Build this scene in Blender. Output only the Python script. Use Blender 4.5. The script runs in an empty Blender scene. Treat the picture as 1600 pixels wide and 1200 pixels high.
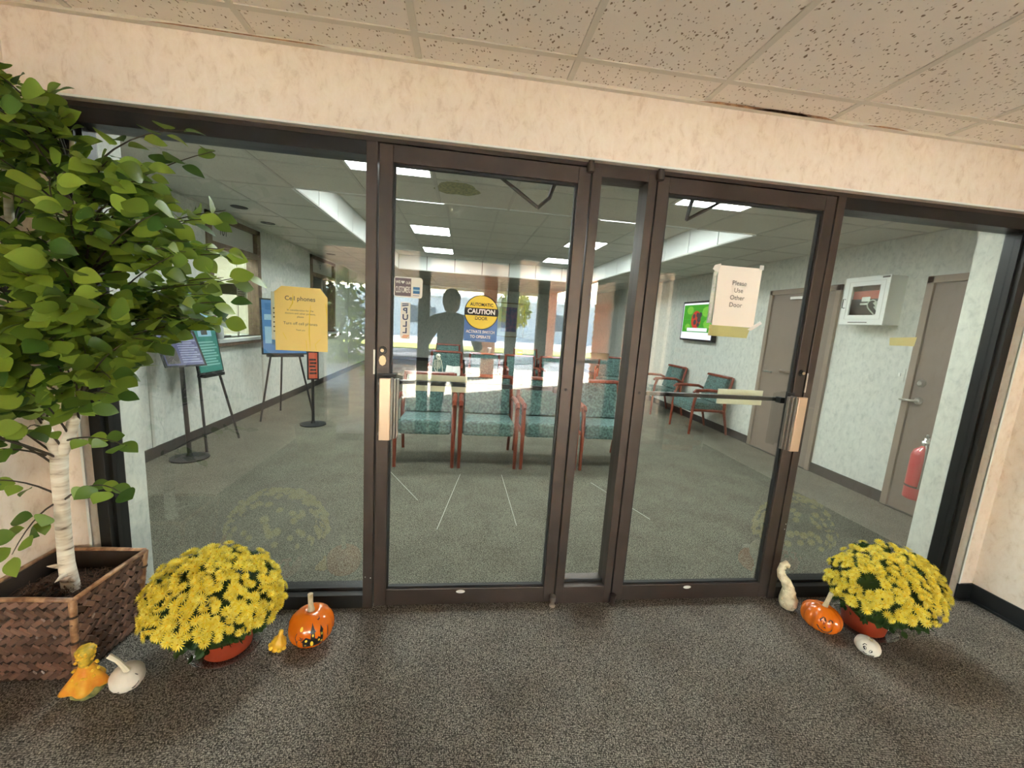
import bpy, bmesh, math, random
from mathutils import Vector, Matrix, Euler
R = math.radians
random.seed(7)
scene = bpy.context.scene
COL = scene.collection

# ------------------------------------------------------------------ camera
F_PX = 623.3
PAN, TILT, ROLL = .12815, -.15331, .06589
cp, sp, ct, st, cr, sr = math.cos(PAN), math.sin(PAN), math.cos(TILT), math.sin(TILT), math.cos(ROLL), math.sin(ROLL)
fw = Vector((sp*ct, cp*ct, st)); rt = Vector((cp, -sp, 0)); up = rt.cross(fw)
rt2 = rt*cr + up*sr; up2 = up*cr - rt*sr
cam_data = bpy.data.cameras.new('camera'); cam = bpy.data.objects.new('camera', cam_data); COL.objects.link(cam)
cam_data.sensor_fit = 'HORIZONTAL'; cam_data.sensor_width = 36.0; cam_data.lens = F_PX/1600*36; cam_data.clip_start = .02; cam_data.clip_end = 400
M = Matrix((rt2, up2, -fw)).transposed().to_4x4(); M.translation = Vector((0, -1.84, 1.44)); cam.matrix_world = M
scene.camera = cam

# ------------------------------------------------------------------ sky, sun, exposure
world = bpy.data.worlds.new('sky'); scene.world = world; world.use_nodes = True
wn = world.node_tree; bg = wn.nodes['Background']
sky = wn.nodes.new('ShaderNodeTexSky'); sky.sky_type = 'NISHITA'; sky.sun_disc = False
sky.sun_elevation = R(24); sky.sun_rotation = R(125); sky.air_density = 1.2; sky.dust_density = 1.5
wn.links.new(sky.outputs[0], bg.inputs[0]); bg.inputs[1].default_value = 2.6
sun_data = bpy.data.lights.new('sun', 'SUN'); sun_data.energy = 64.0; sun_data.color = (1, .935, .845); sun_data.angle = R(.6)
sun = bpy.data.objects.new('sun', sun_data); COL.objects.link(sun)
sun_dir = Vector((-.82*math.cos(R(24)), .57*math.cos(R(24)), -math.sin(R(24))))
sun.rotation_euler = sun_dir.to_track_quat('-Z', 'Y').to_euler(); sun.location = (9, -12, 8)
vs = scene.view_settings; vs.view_transform = 'Standard'; vs.look = 'None'; vs.exposure = 2.12; vs.gamma = 1.0; vs.use_curve_mapping = False
cy = scene.cycles
cy.max_bounces = 9; cy.diffuse_bounces = 5; cy.glossy_bounces = 4; cy.transmission_bounces = 6; cy.transparent_max_bounces = 24
cy.sample_clamp_indirect = 12.0; cy.use_denoising = True; cy.caustics_reflective = False; cy.caustics_refractive = False

# ------------------------------------------------------------------ materials
MATS = {}
def nodes_of(name):
    m = bpy.data.materials.new(name); m.use_nodes = True; nt = m.node_tree
    MATS[name] = m
    return m, nt, nt.nodes['Principled BSDF']
def L(nt, a, b): nt.links.new(a, b)
def mat(name, col, rough=.6, metal=0.0, spec=.5, var=.0, vscale=8.0, bump=0.0, bscale=60.0, col2=None, emit=None, estr=0.0, rnd=0.0, trans=0.0, coat=0.0):
    m, nt, p = nodes_of(name)
    p.inputs['Roughness'].default_value = rough; p.inputs['Metallic'].default_value = metal
    p.inputs['Specular IOR Level'].default_value = spec; p.inputs['Coat Weight'].default_value = coat
    p.inputs['Base Color'].default_value = (*col, 1)
    tc = nt.nodes.new('ShaderNodeTexCoord')
    out = None
    if var > 0 or col2:
        n = nt.nodes.new('ShaderNodeTexNoise'); n.inputs['Scale'].default_value = vscale; n.inputs['Detail'].default_value = 6
        L(nt, tc.outputs['Object'], n.inputs['Vector'])
        ramp = nt.nodes.new('ShaderNodeValToRGB')
        a = tuple(max(0, c*(1-var)) for c in col); b = col2 if col2 else tuple(min(1, c*(1+var)) for c in col)
        ramp.color_ramp.elements[0].position = .36; ramp.color_ramp.elements[1].position = .66
        ramp.color_ramp.elements[0].color = (*a, 1); ramp.color_ramp.elements[1].color = (*b, 1)
        L(nt, n.outputs['Fac'], ramp.inputs['Fac']); out = ramp.outputs['Color']
    if rnd > 0:
        oi = nt.nodes.new('ShaderNodeObjectInfo'); hs = nt.nodes.new('ShaderNodeHueSaturation')
        mr = nt.nodes.new('ShaderNodeMapRange'); mr.inputs['To Min'].default_value = 1-rnd; mr.inputs['To Max'].default_value = 1+rnd
        L(nt, oi.outputs['Random'], mr.inputs['Value']); L(nt, mr.outputs['Result'], hs.inputs['Value'])
        if out: L(nt, out, hs.inputs['Color'])
        else: hs.inputs['Color'].default_value = (*col, 1)
        out = hs.outputs['Color']
    if out: L(nt, out, p.inputs['Base Color'])
    if bump > 0:
        n2 = nt.nodes.new('ShaderNodeTexNoise'); n2.inputs['Scale'].default_value = bscale; n2.inputs['Detail'].default_value = 4
        L(nt, tc.outputs['Object'], n2.inputs['Vector'])
        b = nt.nodes.new('ShaderNodeBump'); b.inputs['Strength'].default_value = bump; b.inputs['Distance'].default_value = .004
        L(nt, n2.outputs['Fac'], b.inputs['Height']); L(nt, b.outputs['Normal'], p.inputs['Normal'])
    if emit:
        p.inputs['Emission Color'].default_value = (*emit, 1); p.inputs['Emission Strength'].default_value = estr
    if trans > 0: p.inputs['Transmission Weight'].default_value = trans
    return m

def wallpaper(name, base, mid, dark):
    m, nt, p = nodes_of(name); p.inputs['Roughness'].default_value = .62; p.inputs['Specular IOR Level'].default_value = .3
    tc = nt.nodes.new('ShaderNodeTexCoord')
    n = nt.nodes.new('ShaderNodeTexNoise'); n.inputs['Scale'].default_value = 20; n.inputs['Detail'].default_value = 9; n.inputs['Roughness'].default_value = .7; n.inputs['Distortion'].default_value = .5
    mp = nt.nodes.new('ShaderNodeMapping'); mp.inputs['Scale'].default_value = (1.25, 1.25, .75); mp.inputs['Rotation'].default_value = (.25, .3, .2)
    L(nt, tc.outputs['Object'], mp.inputs['Vector']); L(nt, mp.outputs['Vector'], n.inputs['Vector'])
    rp = nt.nodes.new('ShaderNodeValToRGB'); e = rp.color_ramp.elements
    e[0].position = .33; e[0].color = (*dark, 1); e[1].position = .62; e[1].color = (*base, 1)
    k = e.new(.46); k.color = (*mid, 1)
    L(nt, n.outputs['Fac'], rp.inputs['Fac']); L(nt, rp.outputs['Color'], p.inputs['Base Color'])
    n2 = nt.nodes.new('ShaderNodeTexNoise'); n2.inputs['Scale'].default_value = 45; n2.inputs['Detail'].default_value = 5
    L(nt, tc.outputs['Object'], n2.inputs['Vector'])
    b = nt.nodes.new('ShaderNodeBump'); b.inputs['Strength'].default_value = .12; b.inputs['Distance'].default_value = .003
    L(nt, n2.outputs['Fac'], b.inputs['Height']); L(nt, b.outputs['Normal'], p.inputs['Normal'])
    return m

def carpet(name, lo, hi):
    m, nt, p = nodes_of(name); p.inputs['Roughness'].default_value = .95; p.inputs['Specular IOR Level'].default_value = .1
    tc = nt.nodes.new('ShaderNodeTexCoord')
    mp = nt.nodes.new('ShaderNodeMapping'); mp.inputs['Scale'].default_value = (230, 170, 1)
    L(nt, tc.outputs['Object'], mp.inputs['Vector'])
    v = nt.nodes.new('ShaderNodeTexVoronoi'); v.inputs['Scale'].default_value = 1.0; v.inputs['Randomness'].default_value = .45
    L(nt, mp.outputs['Vector'], v.inputs['Vector'])
    n = nt.nodes.new('ShaderNodeTexNoise'); n.inputs['Scale'].default_value = 140; n.inputs['Detail'].default_value = 3
    L(nt, tc.outputs['Object'], n.inputs['Vector'])
    n3 = nt.nodes.new('ShaderNodeTexNoise'); n3.inputs['Scale'].default_value = 3.5; n3.inputs['Detail'].default_value = 5
    L(nt, tc.outputs['Object'], n3.inputs['Vector'])
    rp = nt.nodes.new('ShaderNodeValToRGB'); e = rp.color_ramp.elements
    e[0].position = .12; e[0].color = (*hi, 1); e[1].position = .6; e[1].color = (*lo, 1)
    L(nt, v.outputs['Distance'], rp.inputs['Fac'])
    mx = nt.nodes.new('ShaderNodeMix'); mx.data_type = 'RGBA'; mx.blend_type = 'MULTIPLY'; mx.inputs['Factor'].default_value = 1
    rp2 = nt.nodes.new('ShaderNodeValToRGB'); rp2.color_ramp.elements[0].position = .3; rp2.color_ramp.elements[0].color = (.45, .43, .42, 1); rp2.color_ramp.elements[1].position = .7; rp2.color_ramp.elements[1].color = (1.25, 1.2, 1.1, 1)
    L(nt, n.outputs['Fac'], rp2.inputs['Fac']); L(nt, rp.outputs['Color'], mx.inputs['A']); L(nt, rp2.outputs['Color'], mx.inputs['B'])
    mx2 = nt.nodes.new('ShaderNodeMix'); mx2.data_type = 'RGBA'; mx2.blend_type = 'MULTIPLY'; mx2.inputs['Factor'].default_value = 1
    rp3 = nt.nodes.new('ShaderNodeValToRGB'); rp3.color_ramp.elements[0].position = .35; rp3.color_ramp.elements[0].color = (.86, .84, .84, 1); rp3.color_ramp.elements[1].position = .65; rp3.color_ramp.elements[1].color = (1.05, 1.05, 1.05, 1)
    L(nt, n3.outputs['Fac'], rp3.inputs['Fac']); L(nt, mx.outputs['Result'], mx2.inputs['A']); L(nt, rp3.outputs['Color'], mx2.inputs['B'])
    L(nt, mx2.outputs['Result'], p.inputs['Base Color'])
    b = nt.nodes.new('ShaderNodeBump'); b.inputs['Strength'].default_value = .7; b.inputs['Distance'].default_value = .004; b.invert = True
    L(nt, v.outputs['Distance'], b.inputs['Height']); L(nt, b.outputs['Normal'], p.inputs['Normal'])
    return m

def tile_mat(name, col, hole, scale=75, big=True):
    m, nt, p = nodes_of(name); p.inputs['Roughness'].default_value = .9; p.inputs['Specular IOR Level'].default_value = .1
    tc = nt.nodes.new('ShaderNodeTexCoord')
    nd = nt.nodes.new('ShaderNodeTexNoise'); nd.inputs['Scale'].default_value = 40
    L(nt, tc.outputs['Object'], nd.inputs['Vector'])
    mx = nt.nodes.new('ShaderNodeMix'); mx.data_type = 'RGBA'; mx.blend_type = 'LINEAR_LIGHT'; mx.inputs['Factor'].default_value = .012
    geo = nt.nodes.new('ShaderNodeNewGeometry')
    mp = nt.nodes.new('ShaderNodeMapping'); mp.inputs['Scale'].default_value = (scale, scale*.62, scale)
    L(nt, geo.outputs['Position'], mx.inputs['A']); L(nt, nd.outputs['Color'], mx.inputs['B']); L(nt, mx.outputs['Result'], mp.inputs['Vector'])
    v = nt.nodes.new('ShaderNodeTexVoronoi'); v.inputs['Scale'].default_value = 1
    L(nt, mp.outputs['Vector'], v.inputs['Vector'])
    # only some cells are pierced, their size varies
    wnz = nt.nodes.new('ShaderNodeSeparateColor'); L(nt, v.outputs['Color'], wnz.inputs['Color'])
    thr = nt.nodes.new('ShaderNodeMapRange'); thr.inputs['From Min'].default_value = .35; thr.inputs['From Max'].default_value = 1.0; thr.inputs['To Min'].default_value = .0; thr.inputs['To Max'].default_value = .36
    L(nt, wnz.outputs['Red'], thr.inputs['Value'])
    lt = nt.nodes.new('ShaderNodeMath'); lt.operation = 'SUBTRACT'; L(nt, v.outputs['Distance'], lt.inputs[0]); L(nt, thr.outputs['Result'], lt.inputs[1])
    st_ = nt.nodes.new('ShaderNodeMapRange'); st_.inputs['From Min'].default_value = -.04; st_.inputs['From Max'].default_value = .06
    L(nt, lt.outputs[0], st_.inputs['Value'])
    cm = nt.nodes.new('ShaderNodeMix'); cm.data_type = 'RGBA'; cm.inputs['A'].default_value = (*hole, 1)
    n3 = nt.nodes.new('ShaderNodeTexNoise'); n3.inputs['Scale'].default_value = 1.6; n3.inputs['Detail'].default_value = 4; L(nt, geo.outputs['Position'], n3.inputs['Vector'])
    rp = nt.nodes.new('ShaderNodeValToRGB'); rp.color_ramp.elements[0].position = .35; rp.color_ramp.elements[0].color = (*[c*.93 for c in col], 1); rp.color_ramp.elements[1].position = .65; rp.color_ramp.elements[1].color = (*col, 1)
    L(nt, n3.outputs['Fac'], rp.inputs['Fac']); L(nt, rp.outputs['Color'], cm.inputs['B']); L(nt, st_.outputs['Result'], cm.inputs['Factor'])
    L(nt, cm.outputs['Result'], p.inputs['Base Color'])
    b = nt.nodes.new('ShaderNodeBump'); b.inputs['Strength'].default_value = .5; b.inputs['Distance'].default_value = .004
    L(nt, st_.outputs['Result'], b.inputs['Height']); L(nt, b.outputs['Normal'], p.inputs['Normal'])
    return m

def glass(name, tint, gain=2.0):
    m = bpy.data.materials.new(name); m.use_nodes = True; MATS[name] = m; nt = m.node_tree; nt.nodes.clear()
    o = nt.nodes.new('ShaderNodeOutputMaterial'); mix = nt.nodes.new('ShaderNodeMixShader')
    t = nt.nodes.new('ShaderNodeBsdfTransparent'); t.inputs[0].default_value = (*tint, 1)
    g = nt.nodes.new('ShaderNodeBsdfGlossy'); g.inputs['Roughness'].default_value = 0.0; g.inputs['Color'].default_value = (1, 1, 1, 1)
    fr = nt.nodes.new('ShaderNodeFresnel'); fr.inputs['IOR'].default_value = 1.5
    geo = nt.nodes.new('ShaderNodeNewGeometry')
    inv = nt.nodes.new('ShaderNodeMath'); inv.operation = 'SUBTRACT'; inv.inputs[0].default_value = 1; L(nt, geo.outputs['Backfacing'], inv.inputs[1])
    mul = nt.nodes.new('ShaderNodeMath'); mul.operation = 'MULTIPLY'; L(nt, fr.outputs[0], mul.inputs[0]); L(nt, inv.outputs[0], mul.inputs[1])
    mu2 = nt.nodes.new('ShaderNodeMath'); mu2.operation = 'MULTIPLY'; mu2.use_clamp = True; L(nt, mul.outputs[0], mu2.inputs[0]); mu2.inputs[1].default_value = gain
    L(nt, mu2.outputs[0], mix.inputs[0]); L(nt, t.outputs[0], mix.inputs[1]); L(nt, g.outputs[0], mix.inputs[2]); L(nt, mix.outputs[0], o.inputs[0])
    return m

def emitter(name, col, s):
    m = bpy.data.materials.new(name); m.use_nodes = True; MATS[name] = m; nt = m.node_tree; nt.nodes.clear()
    o = nt.nodes.new('ShaderNodeOutputMaterial'); e = nt.nodes.new('ShaderNodeEmission'); e.inputs[0].default_value = (*col, 1); e.inputs[1].default_value = s
    L(nt, e.outputs[0], o.inputs[0]); return m

def wood(name, a, b, rough=.4, scale=(2, 14, 14)):
    m, nt, p = nodes_of(name); p.inputs['Roughness'].default_value = rough
    tc = nt.nodes.new('ShaderNodeTexCoord'); mp = nt.nodes.new('ShaderNodeMapping'); mp.inputs['Scale'].default_value = scale
    n = nt.nodes.new('ShaderNodeTexNoise'); n.inputs['Scale'].default_value = 3; n.inputs['Detail'].default_value = 8; n.inputs['Distortion'].default_value = .6
    L(nt, tc.outputs['Object'], mp.inputs['Vector']); L(nt, mp.outputs['Vector'], n.inputs['Vector'])
    rp = nt.nodes.new('ShaderNodeValToRGB'); rp.color_ramp.elements[0].position = .35; rp.color_ramp.elements[0].color = (*a, 1); rp.color_ramp.elements[1].position = .65; rp.color_ramp.elements[1].color = (*b, 1)
    L(nt, n.outputs['Fac'], rp.inputs['Fac']); L(nt, rp.outputs['Color'], p.inputs['Base Color']); return m

def birch(name):
    m, nt, p = nodes_of(name); p.inputs['Roughness'].default_value = .75
    tc = nt.nodes.new('ShaderNodeTexCoord'); mp = nt.nodes.new('ShaderNodeMapping'); mp.inputs['Scale'].default_value = (6, 6, 34)
    n = nt.nodes.new('ShaderNodeTexNoise'); n.inputs['Scale'].default_value = 1.6; n.inputs['Detail'].default_value = 7
    L(nt, tc.outputs['Object'], mp.inputs['Vector']); L(nt, mp.outputs['Vector'], n.inputs['Vector'])
    rp = nt.nodes.new('ShaderNodeValToRGB'); e = rp.color_ramp.elements
    e[0].position = .3; e[0].color = (.13, .09, .06, 1); e[1].position = .6; e[1].color = (.78, .74, .66, 1); k = e.new(.42); k.color = (.62, .54, .45, 1)
    L(nt, n.outputs['Fac'], rp.inputs['Fac']); L(nt, rp.outputs['Color'], p.inputs['Base Color'])
    b = nt.nodes.new('ShaderNodeBump'); b.inputs['Strength'].default_value = .5; b.inputs['Distance'].default_value = .004; L(nt, n.outputs['Fac'], b.inputs['Height']); L(nt, b.outputs['Normal'], p.inputs['Normal'])
    return m

def leafmat(name, a, b):
    m, nt, p = nodes_of(name); p.inputs['Roughness'].default_value = .5; p.inputs['Specular IOR Level'].default_value = .35
    oi = nt.nodes.new('ShaderNodeObjectInfo'); geo = nt.nodes.new('ShaderNodeNewGeometry')
    add = nt.nodes.new('ShaderNodeMath'); add.operation = 'ADD'; L(nt, oi.outputs['Random'], add.inputs[0]); L(nt, geo.outputs['Random Per Island'], add.inputs[1])
    fr = nt.nodes.new('ShaderNodeMath'); fr.operation = 'FRACT'; L(nt, add.outputs[0], fr.inputs[0])
    rp = nt.nodes.new('ShaderNodeValToRGB'); rp.color_ramp.elements[0].color = (*a, 1); rp.color_ramp.elements[1].color = (*b, 1)
    L(nt, fr.outputs[0], rp.inputs['Fac']); L(nt, rp.outputs['Color'], p.inputs['Base Color'])
    # thin leaves let a little light through
    tr = nt.nodes.new('ShaderNodeBsdfTranslucent'); L(nt, rp.outputs['Color'], tr.inputs['Color'])
    mix = nt.nodes.new('ShaderNodeMixShader'); mix.inputs[0].default_value = .3
    out = nt.nodes['Material Output']; L(nt, p.outputs[0], mix.inputs[1]); L(nt, tr.outputs[0], mix.inputs[2]); L(nt, mix.outputs[0], out.inputs[0])
    return m

wallpaper('paper_sun_tinted', (.88, .77, .69), (.84, .72, .63), (.72, .585, .49))  # same wallpaper as the lobby, warm daylight put into its colour
wallpaper('paper_tube_tinted', (.66, .67, .62), (.58, .60, .56), (.45, .48, .45))  # same wallpaper again, grey green of the fluorescent light put into its colour
carpet('carpet', (.05, .049, .046), (.60, .585, .56))
carpet('carpet_tube_tinted', (.075, .075, .06), (.46, .46, .39))  # vestibule carpet again, green cast of the fluorescent tubes put into its colour
tile_mat('tile_warm', (.89, .81, .73), (.30, .22, .15), 95)
tile_mat('tile_lobby', (.66, .66, .60), (.42, .41, .36), 150)
mat('grid_warm', (.68, .62, .53), .5)
mat('grid_lobby', (.5, .5, .45), .5)
mat('bronze', (.066, .049, .042), .42, .45, var=.15, vscale=5)
mat('bronze_black', (.022, .021, .021), .4, .4)
mat('gasket', (.010, .010, .010), .6)
mat('rubber_base', (.012, .013, .015), .45)
glass('pane', (.93, .96, .94), 1.75)
glass('pane_outer', (.95, .95, .93), 1.6)
glass('clear_plastic', (.97, .97, .97), 2.5)
mat('steel', (.62, .60, .56), .28, 1.0)
mat('brass', (.55, .42, .27), .45, .9)
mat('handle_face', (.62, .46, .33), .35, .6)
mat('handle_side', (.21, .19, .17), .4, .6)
mat('white_paint', (.80, .81, .79), .45)
mat('white_panel', (.78, .80, .79), .5)
mat('sheet_warm_tint', (.86, .79, .74), .7)  # pink of the warm vestibule light put into the paper colour
mat('sheet_white', (.84, .83, .80), .7)
mat('sheet_yellow', (.80, .61, .20), .45, coat=.4)
mat('tape_yellow', (.70, .60, .28), .6)
mat('tape_clear', (.72, .71, .69), .3)
mat('tape_olive', (.16, .16, .115), .6)
mat('ink', (.02, .02, .02), .7)
mat('ink_grey', (.10, .09, .085), .7)
mat('navy', (.035, .06, .16), .5)
mat('sticker_yellow', (.80, .60, .02), .4)
mat('sticker_blue', (.02, .12, .42), .4)
mat('sticker_purple', (.14, .10, .13), .5)
mat('card_blue', (.03, .16, .42), .5)
mat('orange_print', (.75, .25, .06), .5)
mat('door_taupe', (.185, .145, .118), .5, var=.06, vscale=3)
mat('jamb_taupe', (.245, .19, .15), .5, var=.06, vscale=3)
mat('cream_plate', (.80, .76, .62), .5)
wood('mahogany', (.13, .025, .014), (.26, .055, .028), .28, (10, 10, 2))
wood('walnut', (.13, .085, .055), (.20, .135, .09), .45, (10, 10, 2))
mat('fabric_green', (.085, .150, .140), .9, var=.5, vscale=45, bump=.4, bscale=300)
mat('black_plastic', (.015, .015, .016), .4)
mat('black_satin', (.02, .02, .022), .5, .3)
mat('shelf_grey', (.50, .52, .51), .4)
mat('poster_green', (.045, .22, .19), .35)
mat('poster_teal_light', (.26, .50, .46), .35)
mat('poster_purple', (.10, .10, .22), .3)
mat('poster_lilac', (.30, .31, .50), .3)
mat('poster_blue', (.05, .20, .48), .35)
mat('poster_sky', (.30, .52, .68), .35)
mat('sign_red', (.60, .10, .045), .5)
mat('cream_wall', (.84, .80, .68), .7, var=.05, vscale=20)
mat('bone', (.66, .66, .54), .6)
mat('art_blue', (.14, .18, .33), .5, col2=(.40, .22, .36), vscale=9)
mat('art_mat', (.70, .68, .58), .7)
mat('gilt', (.30, .26, .17), .45, .3)
mat('red_metal', (.42, .035, .04), .3, coat=.4)
emitter('tube_light', (.96, 1.0, .985), 10.2)
emitter('screen_green', (.06, .27, .03), .38)
emitter('screen_lime', (.16, .40, .05), .38)
emitter('screen_red', (.42, .05, .03), .38)
emitter('screen_white', (.60, .58, .68), .5)
emitter('screen_black', (.02, .02, .02), 1.0)
birch('birch')
mat('twig', (.055, .040, .028), .7)
leafmat('leaf', (.045, .115, .020), (.30, .42, .055))
leafmat('mum_leaf', (.020, .055, .014), (.055, .11, .028))
leafmat('petal', (.86, .68, .03), (.94, .86, .22))
mat('mum_heart', (.82, .55, .02), .7, rnd=.2)
mat('terracotta', (.42, .062, .026), .42, var=.08, vscale=12)
mat('soil', (.035, .022, .015), .95, var=.4, vscale=60, bump=.8, bscale=80)
mat('basket', (.150, .085, .062), .45, var=.35, vscale=22, rnd=.45)
mat('basket_in', (.028, .016, .011), .8)
mat('bamboo', (.17, .075, .036), .35, col2=(.46, .27, .15), vscale=30)
mat('moss', (.125, .066, .044), .95, var=.4, vscale=50)
mat('pumpkin_orange', (.72, .155, .008), .22, var=.1, vscale=10, coat=.5)
mat('pumpkin_white', (.80, .77, .70), .4, var=.06, vscale=20)
mat('stem', (.40, .34, .20), .75, col2=(.62, .55, .38), vscale=30)
mat('stem_white', (.76, .72, .58), .6)
mat('paint_black', (.012, .010, .010), .4)
mat('paint_yellow', (.85, .62, .05), .4)
mat('gourd_cream', (.74, .62, .40), .6, var=.2, vscale=30, bump=.6, bscale=60, col2=(.84, .76, .56))
mat('gourd_yellow', (.80, .45, .03), .45, col2=(.85, .58, .05), vscale=25)
mat('gourd_green', (.10, .13, .045), .55, col2=(.34, .34, .12), vscale=50)
mat('gourd_mottled', (.34, .28, .03), .5, col2=(.82, .52, .05), vscale=60, bump=.5, bscale=90)
mat('gourd_orange', (.72, .25, .02), .5, col2=(.80, .46, .04), vscale=26, bump=.4, bscale=90)
mat('concrete', (.46, .44, .40), .85, var=.12, vscale=1.5)
mat('joint', (.16, .15, .14), .9)
mat('asphalt', (.085, .095, .125), .85, var=.15, vscale=2)
mat('grass', (.24, .28, .035), .95, var=.4, vscale=3)
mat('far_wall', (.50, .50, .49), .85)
mat('far_dark', (.09, .10, .11), .5)
mat('brick', (.50, .225, .135), .85, var=.18, vscale=18, bump=.4, bscale=120, rnd=.35)
mat('mortar', (.46, .40, .34), .9)
mat('soffit_wood', (.46, .26, .15), .6, var=.2, vscale=4, rnd=.12)
mat('crown_green', (.11, .15, .02), .8, col2=(.40, .36, .04), vscale=2)
mat('bark', (.07, .05, .035), .9)
mat('coat_dark', (.03, .032, .037), .8)
mat('trousers', (.02, .022, .03), .85)
mat('skin', (.50, .30, .22), .55)
mat('hair', (.045, .03, .02), .6)
mat('wicker', (.36, .30, .22), .7, bump=.8, bscale=90)
mat('bench_white', (.72, .70, .65), .6)

# ------------------------------------------------------------------ mesh helpers
class MB:
    def __init__(s): s.v = []; s.f = []; s.mi = []; s.cur = 0
    def add(s, vs, fs):
        o = len(s.v); s.v += [tuple(v) for v in vs]; s.f += [tuple(i+o for i in f) for f in fs]; s.mi += [s.cur]*len(fs); return s
    def box(s, a, b):
        x0, y0, z0 = a; x1, y1, z1 = b
        if x0 > x1: x0, x1 = x1, x0
        if y0 > y1: y0, y1 = y1, y0
        if z0 > z1: z0, z1 = z1, z0
        return s.add([(x0,y0,z0),(x1,y0,z0),(x1,y1,z0),(x0,y1,z0),(x0,y0,z1),(x1,y0,z1),(x1,y1,z1),(x0,y1,z1)],
                     [(0,3,2,1),(4,5,6,7),(0,1,5,4),(1,2,6,5),(2,3,7,6),(3,0,4,7)])
    def hexa(s, p): return s.add(p, [(0,3,2,1),(4,5,6,7),(0,1,5,4),(1,2,6,5),(2,3,7,6),(3,0,4,7)])
    def tube(s, pts, rad, n=8, caps=True):
        pts = [Vector(p) for p in pts]
        if not isinstance(rad, (list, tuple)): rad = [rad]*len(pts)
        t = (pts[1]-pts[0]).normalized(); u = t.orthogonal().normalized(); vs = []
        for i, p in enumerate(pts):
            if i == 0: t2 = (pts[1]-pts[0])
            elif i == len(pts)-1: t2 = (pts[-1]-pts[-2])
            else: t2 = (pts[i+1]-pts[i-1])
            t2.normalize(); u = (u - t2*u.dot(t2)).normalized(); w = t2.cross(u)
            for k in range(n):
                a = 2*math.pi*k/n; vs.append(p + (u*math.cos(a)+w*math.sin(a))*rad[i])
        fs = []
        for i in range(len(pts)-1):
            for k in range(n): fs.append((i*n+k, i*n+(k+1) % n, (i+1)*n+(k+1) % n, (i+1)*n+k))
        if caps: fs += [tuple(range(n-1, -1, -1)), tuple((len(pts)-1)*n+k for k in range(n))]
        return s.add(vs, fs)
    def lathe(s, prof, n=24, c=(0, 0, 0), fn=None):
        vs = []; c = Vector(c)
        for (r, z) in prof:
            for k in range(n):
                a = 2*math.pi*k/n; rr = r*(fn(a, z) if fn else 1); vs.append(c+Vector((rr*math.cos(a), rr*math.sin(a), z)))
        fs = []
        for i in range(len(prof)-1):
            for k in range(n): fs.append((i*n+k, i*n+(k+1) % n, (i+1)*n+(k+1) % n, (i+1)*n+k))
        fs += [tuple(range(n-1, -1, -1)), tuple((len(prof)-1)*n+k for k in range(n))]
        return s.add(vs, fs)
    def ell(s, c, r, n=16, m=10, rot=None):
        c = Vector(c); vs = []; fs = []
        for i in range(1, m):
            th = math.pi*i/m
            for k in range(n):
                a = 2*math.pi*k/n; v = Vector((r[0]*math.sin(th)*math.cos(a), r[1]*math.sin(th)*math.sin(a), r[2]*math.cos(th)))
                vs.append(c+(rot @ v if rot else v))
        top = len(vs); v = Vector((0, 0, r[2])); vs.append(c+(rot @ v if rot else v)); vs.append(c-(rot @ v if rot else v))
        for i in range(m-2):
            for k in range(n): fs.append((i*n+k, (i+1)*n+k, (i+1)*n+(k+1) % n, i*n+(k+1) % n))
        for k in range(n): fs.append((top, k, (k+1) % n)); fs.append((top+1, (m-2)*n+(k+1) % n, (m-2)*n+k))
        return s.add(vs, fs)
    def prism(s, poly, a, b, axis='y'):
        # poly of 2-D points extruded between a and b along axis
        def P(p, h): return {'y': (p[0], h, p[1]), 'x': (h, p[0], p[1]), 'z': (p[0], p[1], h)}[axis]
        n = len(poly); vs = [P(p, a) for p in poly]+[P(p, b) for p in poly]
        fs = [tuple(range(n)), tuple(range(2*n-1, n-1, -1))]+[(k, k+n, (k+1) % n+n, (k+1) % n) for k in range(n)]
        return s.add(vs, fs)
    def mesh(s, name, mats, smooth=False):
        me = bpy.data.meshes.new(name); me.from_pydata(s.v, [], s.f)
        for m in (mats if isinstance(mats, (list, tuple)) else [mats]): me.materials.append(MATS[m])
        if s.cur or any(s.mi): me.polygons.foreach_set('material_index', s.mi)
        bm = bmesh.new(); bm.from_mesh(me); bmesh.ops.recalc_face_normals(bm, faces=bm.faces); bm.to_mesh(me); bm.free()
        if smooth: me.polygons.foreach_set('use_smooth', [True]*len(me.polygons))
        me.update(); return me
    def build(s, name, mats, parent=None, smooth=False, bevel=0, subsurf=0, loc=None):
        o = link(name, s.mesh(name, mats, smooth), parent, loc)
        if bevel:
            b = o.modifiers.new('bevel', 'BEVEL'); b.width = bevel; b.segments = 2; b.limit_method = 'ANGLE'
        if subsurf:
            b = o.modifiers.new('sub', 'SUBSURF'); b.levels = subsurf; b.render_levels = subsurf
        return o
def link(name, data, parent=None, loc=None, mtx=None):
    o = bpy.data.objects.new(name, data); COL.objects.link(o)
    if parent is not None:
        o.parent = parent
        o.matrix_parent_inverse = world_of(parent).inverted() if mtx is None and loc is None else Matrix.Identity(4)
    if mtx is not None: o.matrix_basis = mtx
    elif loc is not None: o.location = loc
    return o
def world_of(o):
    m = o.matrix_basis.copy()
    if o.parent: m = world_of(o.parent) @ o.matrix_parent_inverse @ m
    return m
def tag(o, label=None, cat=None, group=None, kind=None):
    if label: o['label'] = label
    if cat: o['category'] = cat
    if group: o['group'] = group
    if kind: o['kind'] = kind
    return o
def thing(name, label, cat, loc=(0, 0, 0), rz=0, group=None, kind=None):
    o = link(name, None, None, loc); o.rotation_euler = (0, 0, rz); o.empty_display_size = .05
    return tag(o, label, cat, group, kind)
def struct(name, label, cat, loc=(0, 0, 0)): return thing(name, label, cat, loc, kind='structure')
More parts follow.
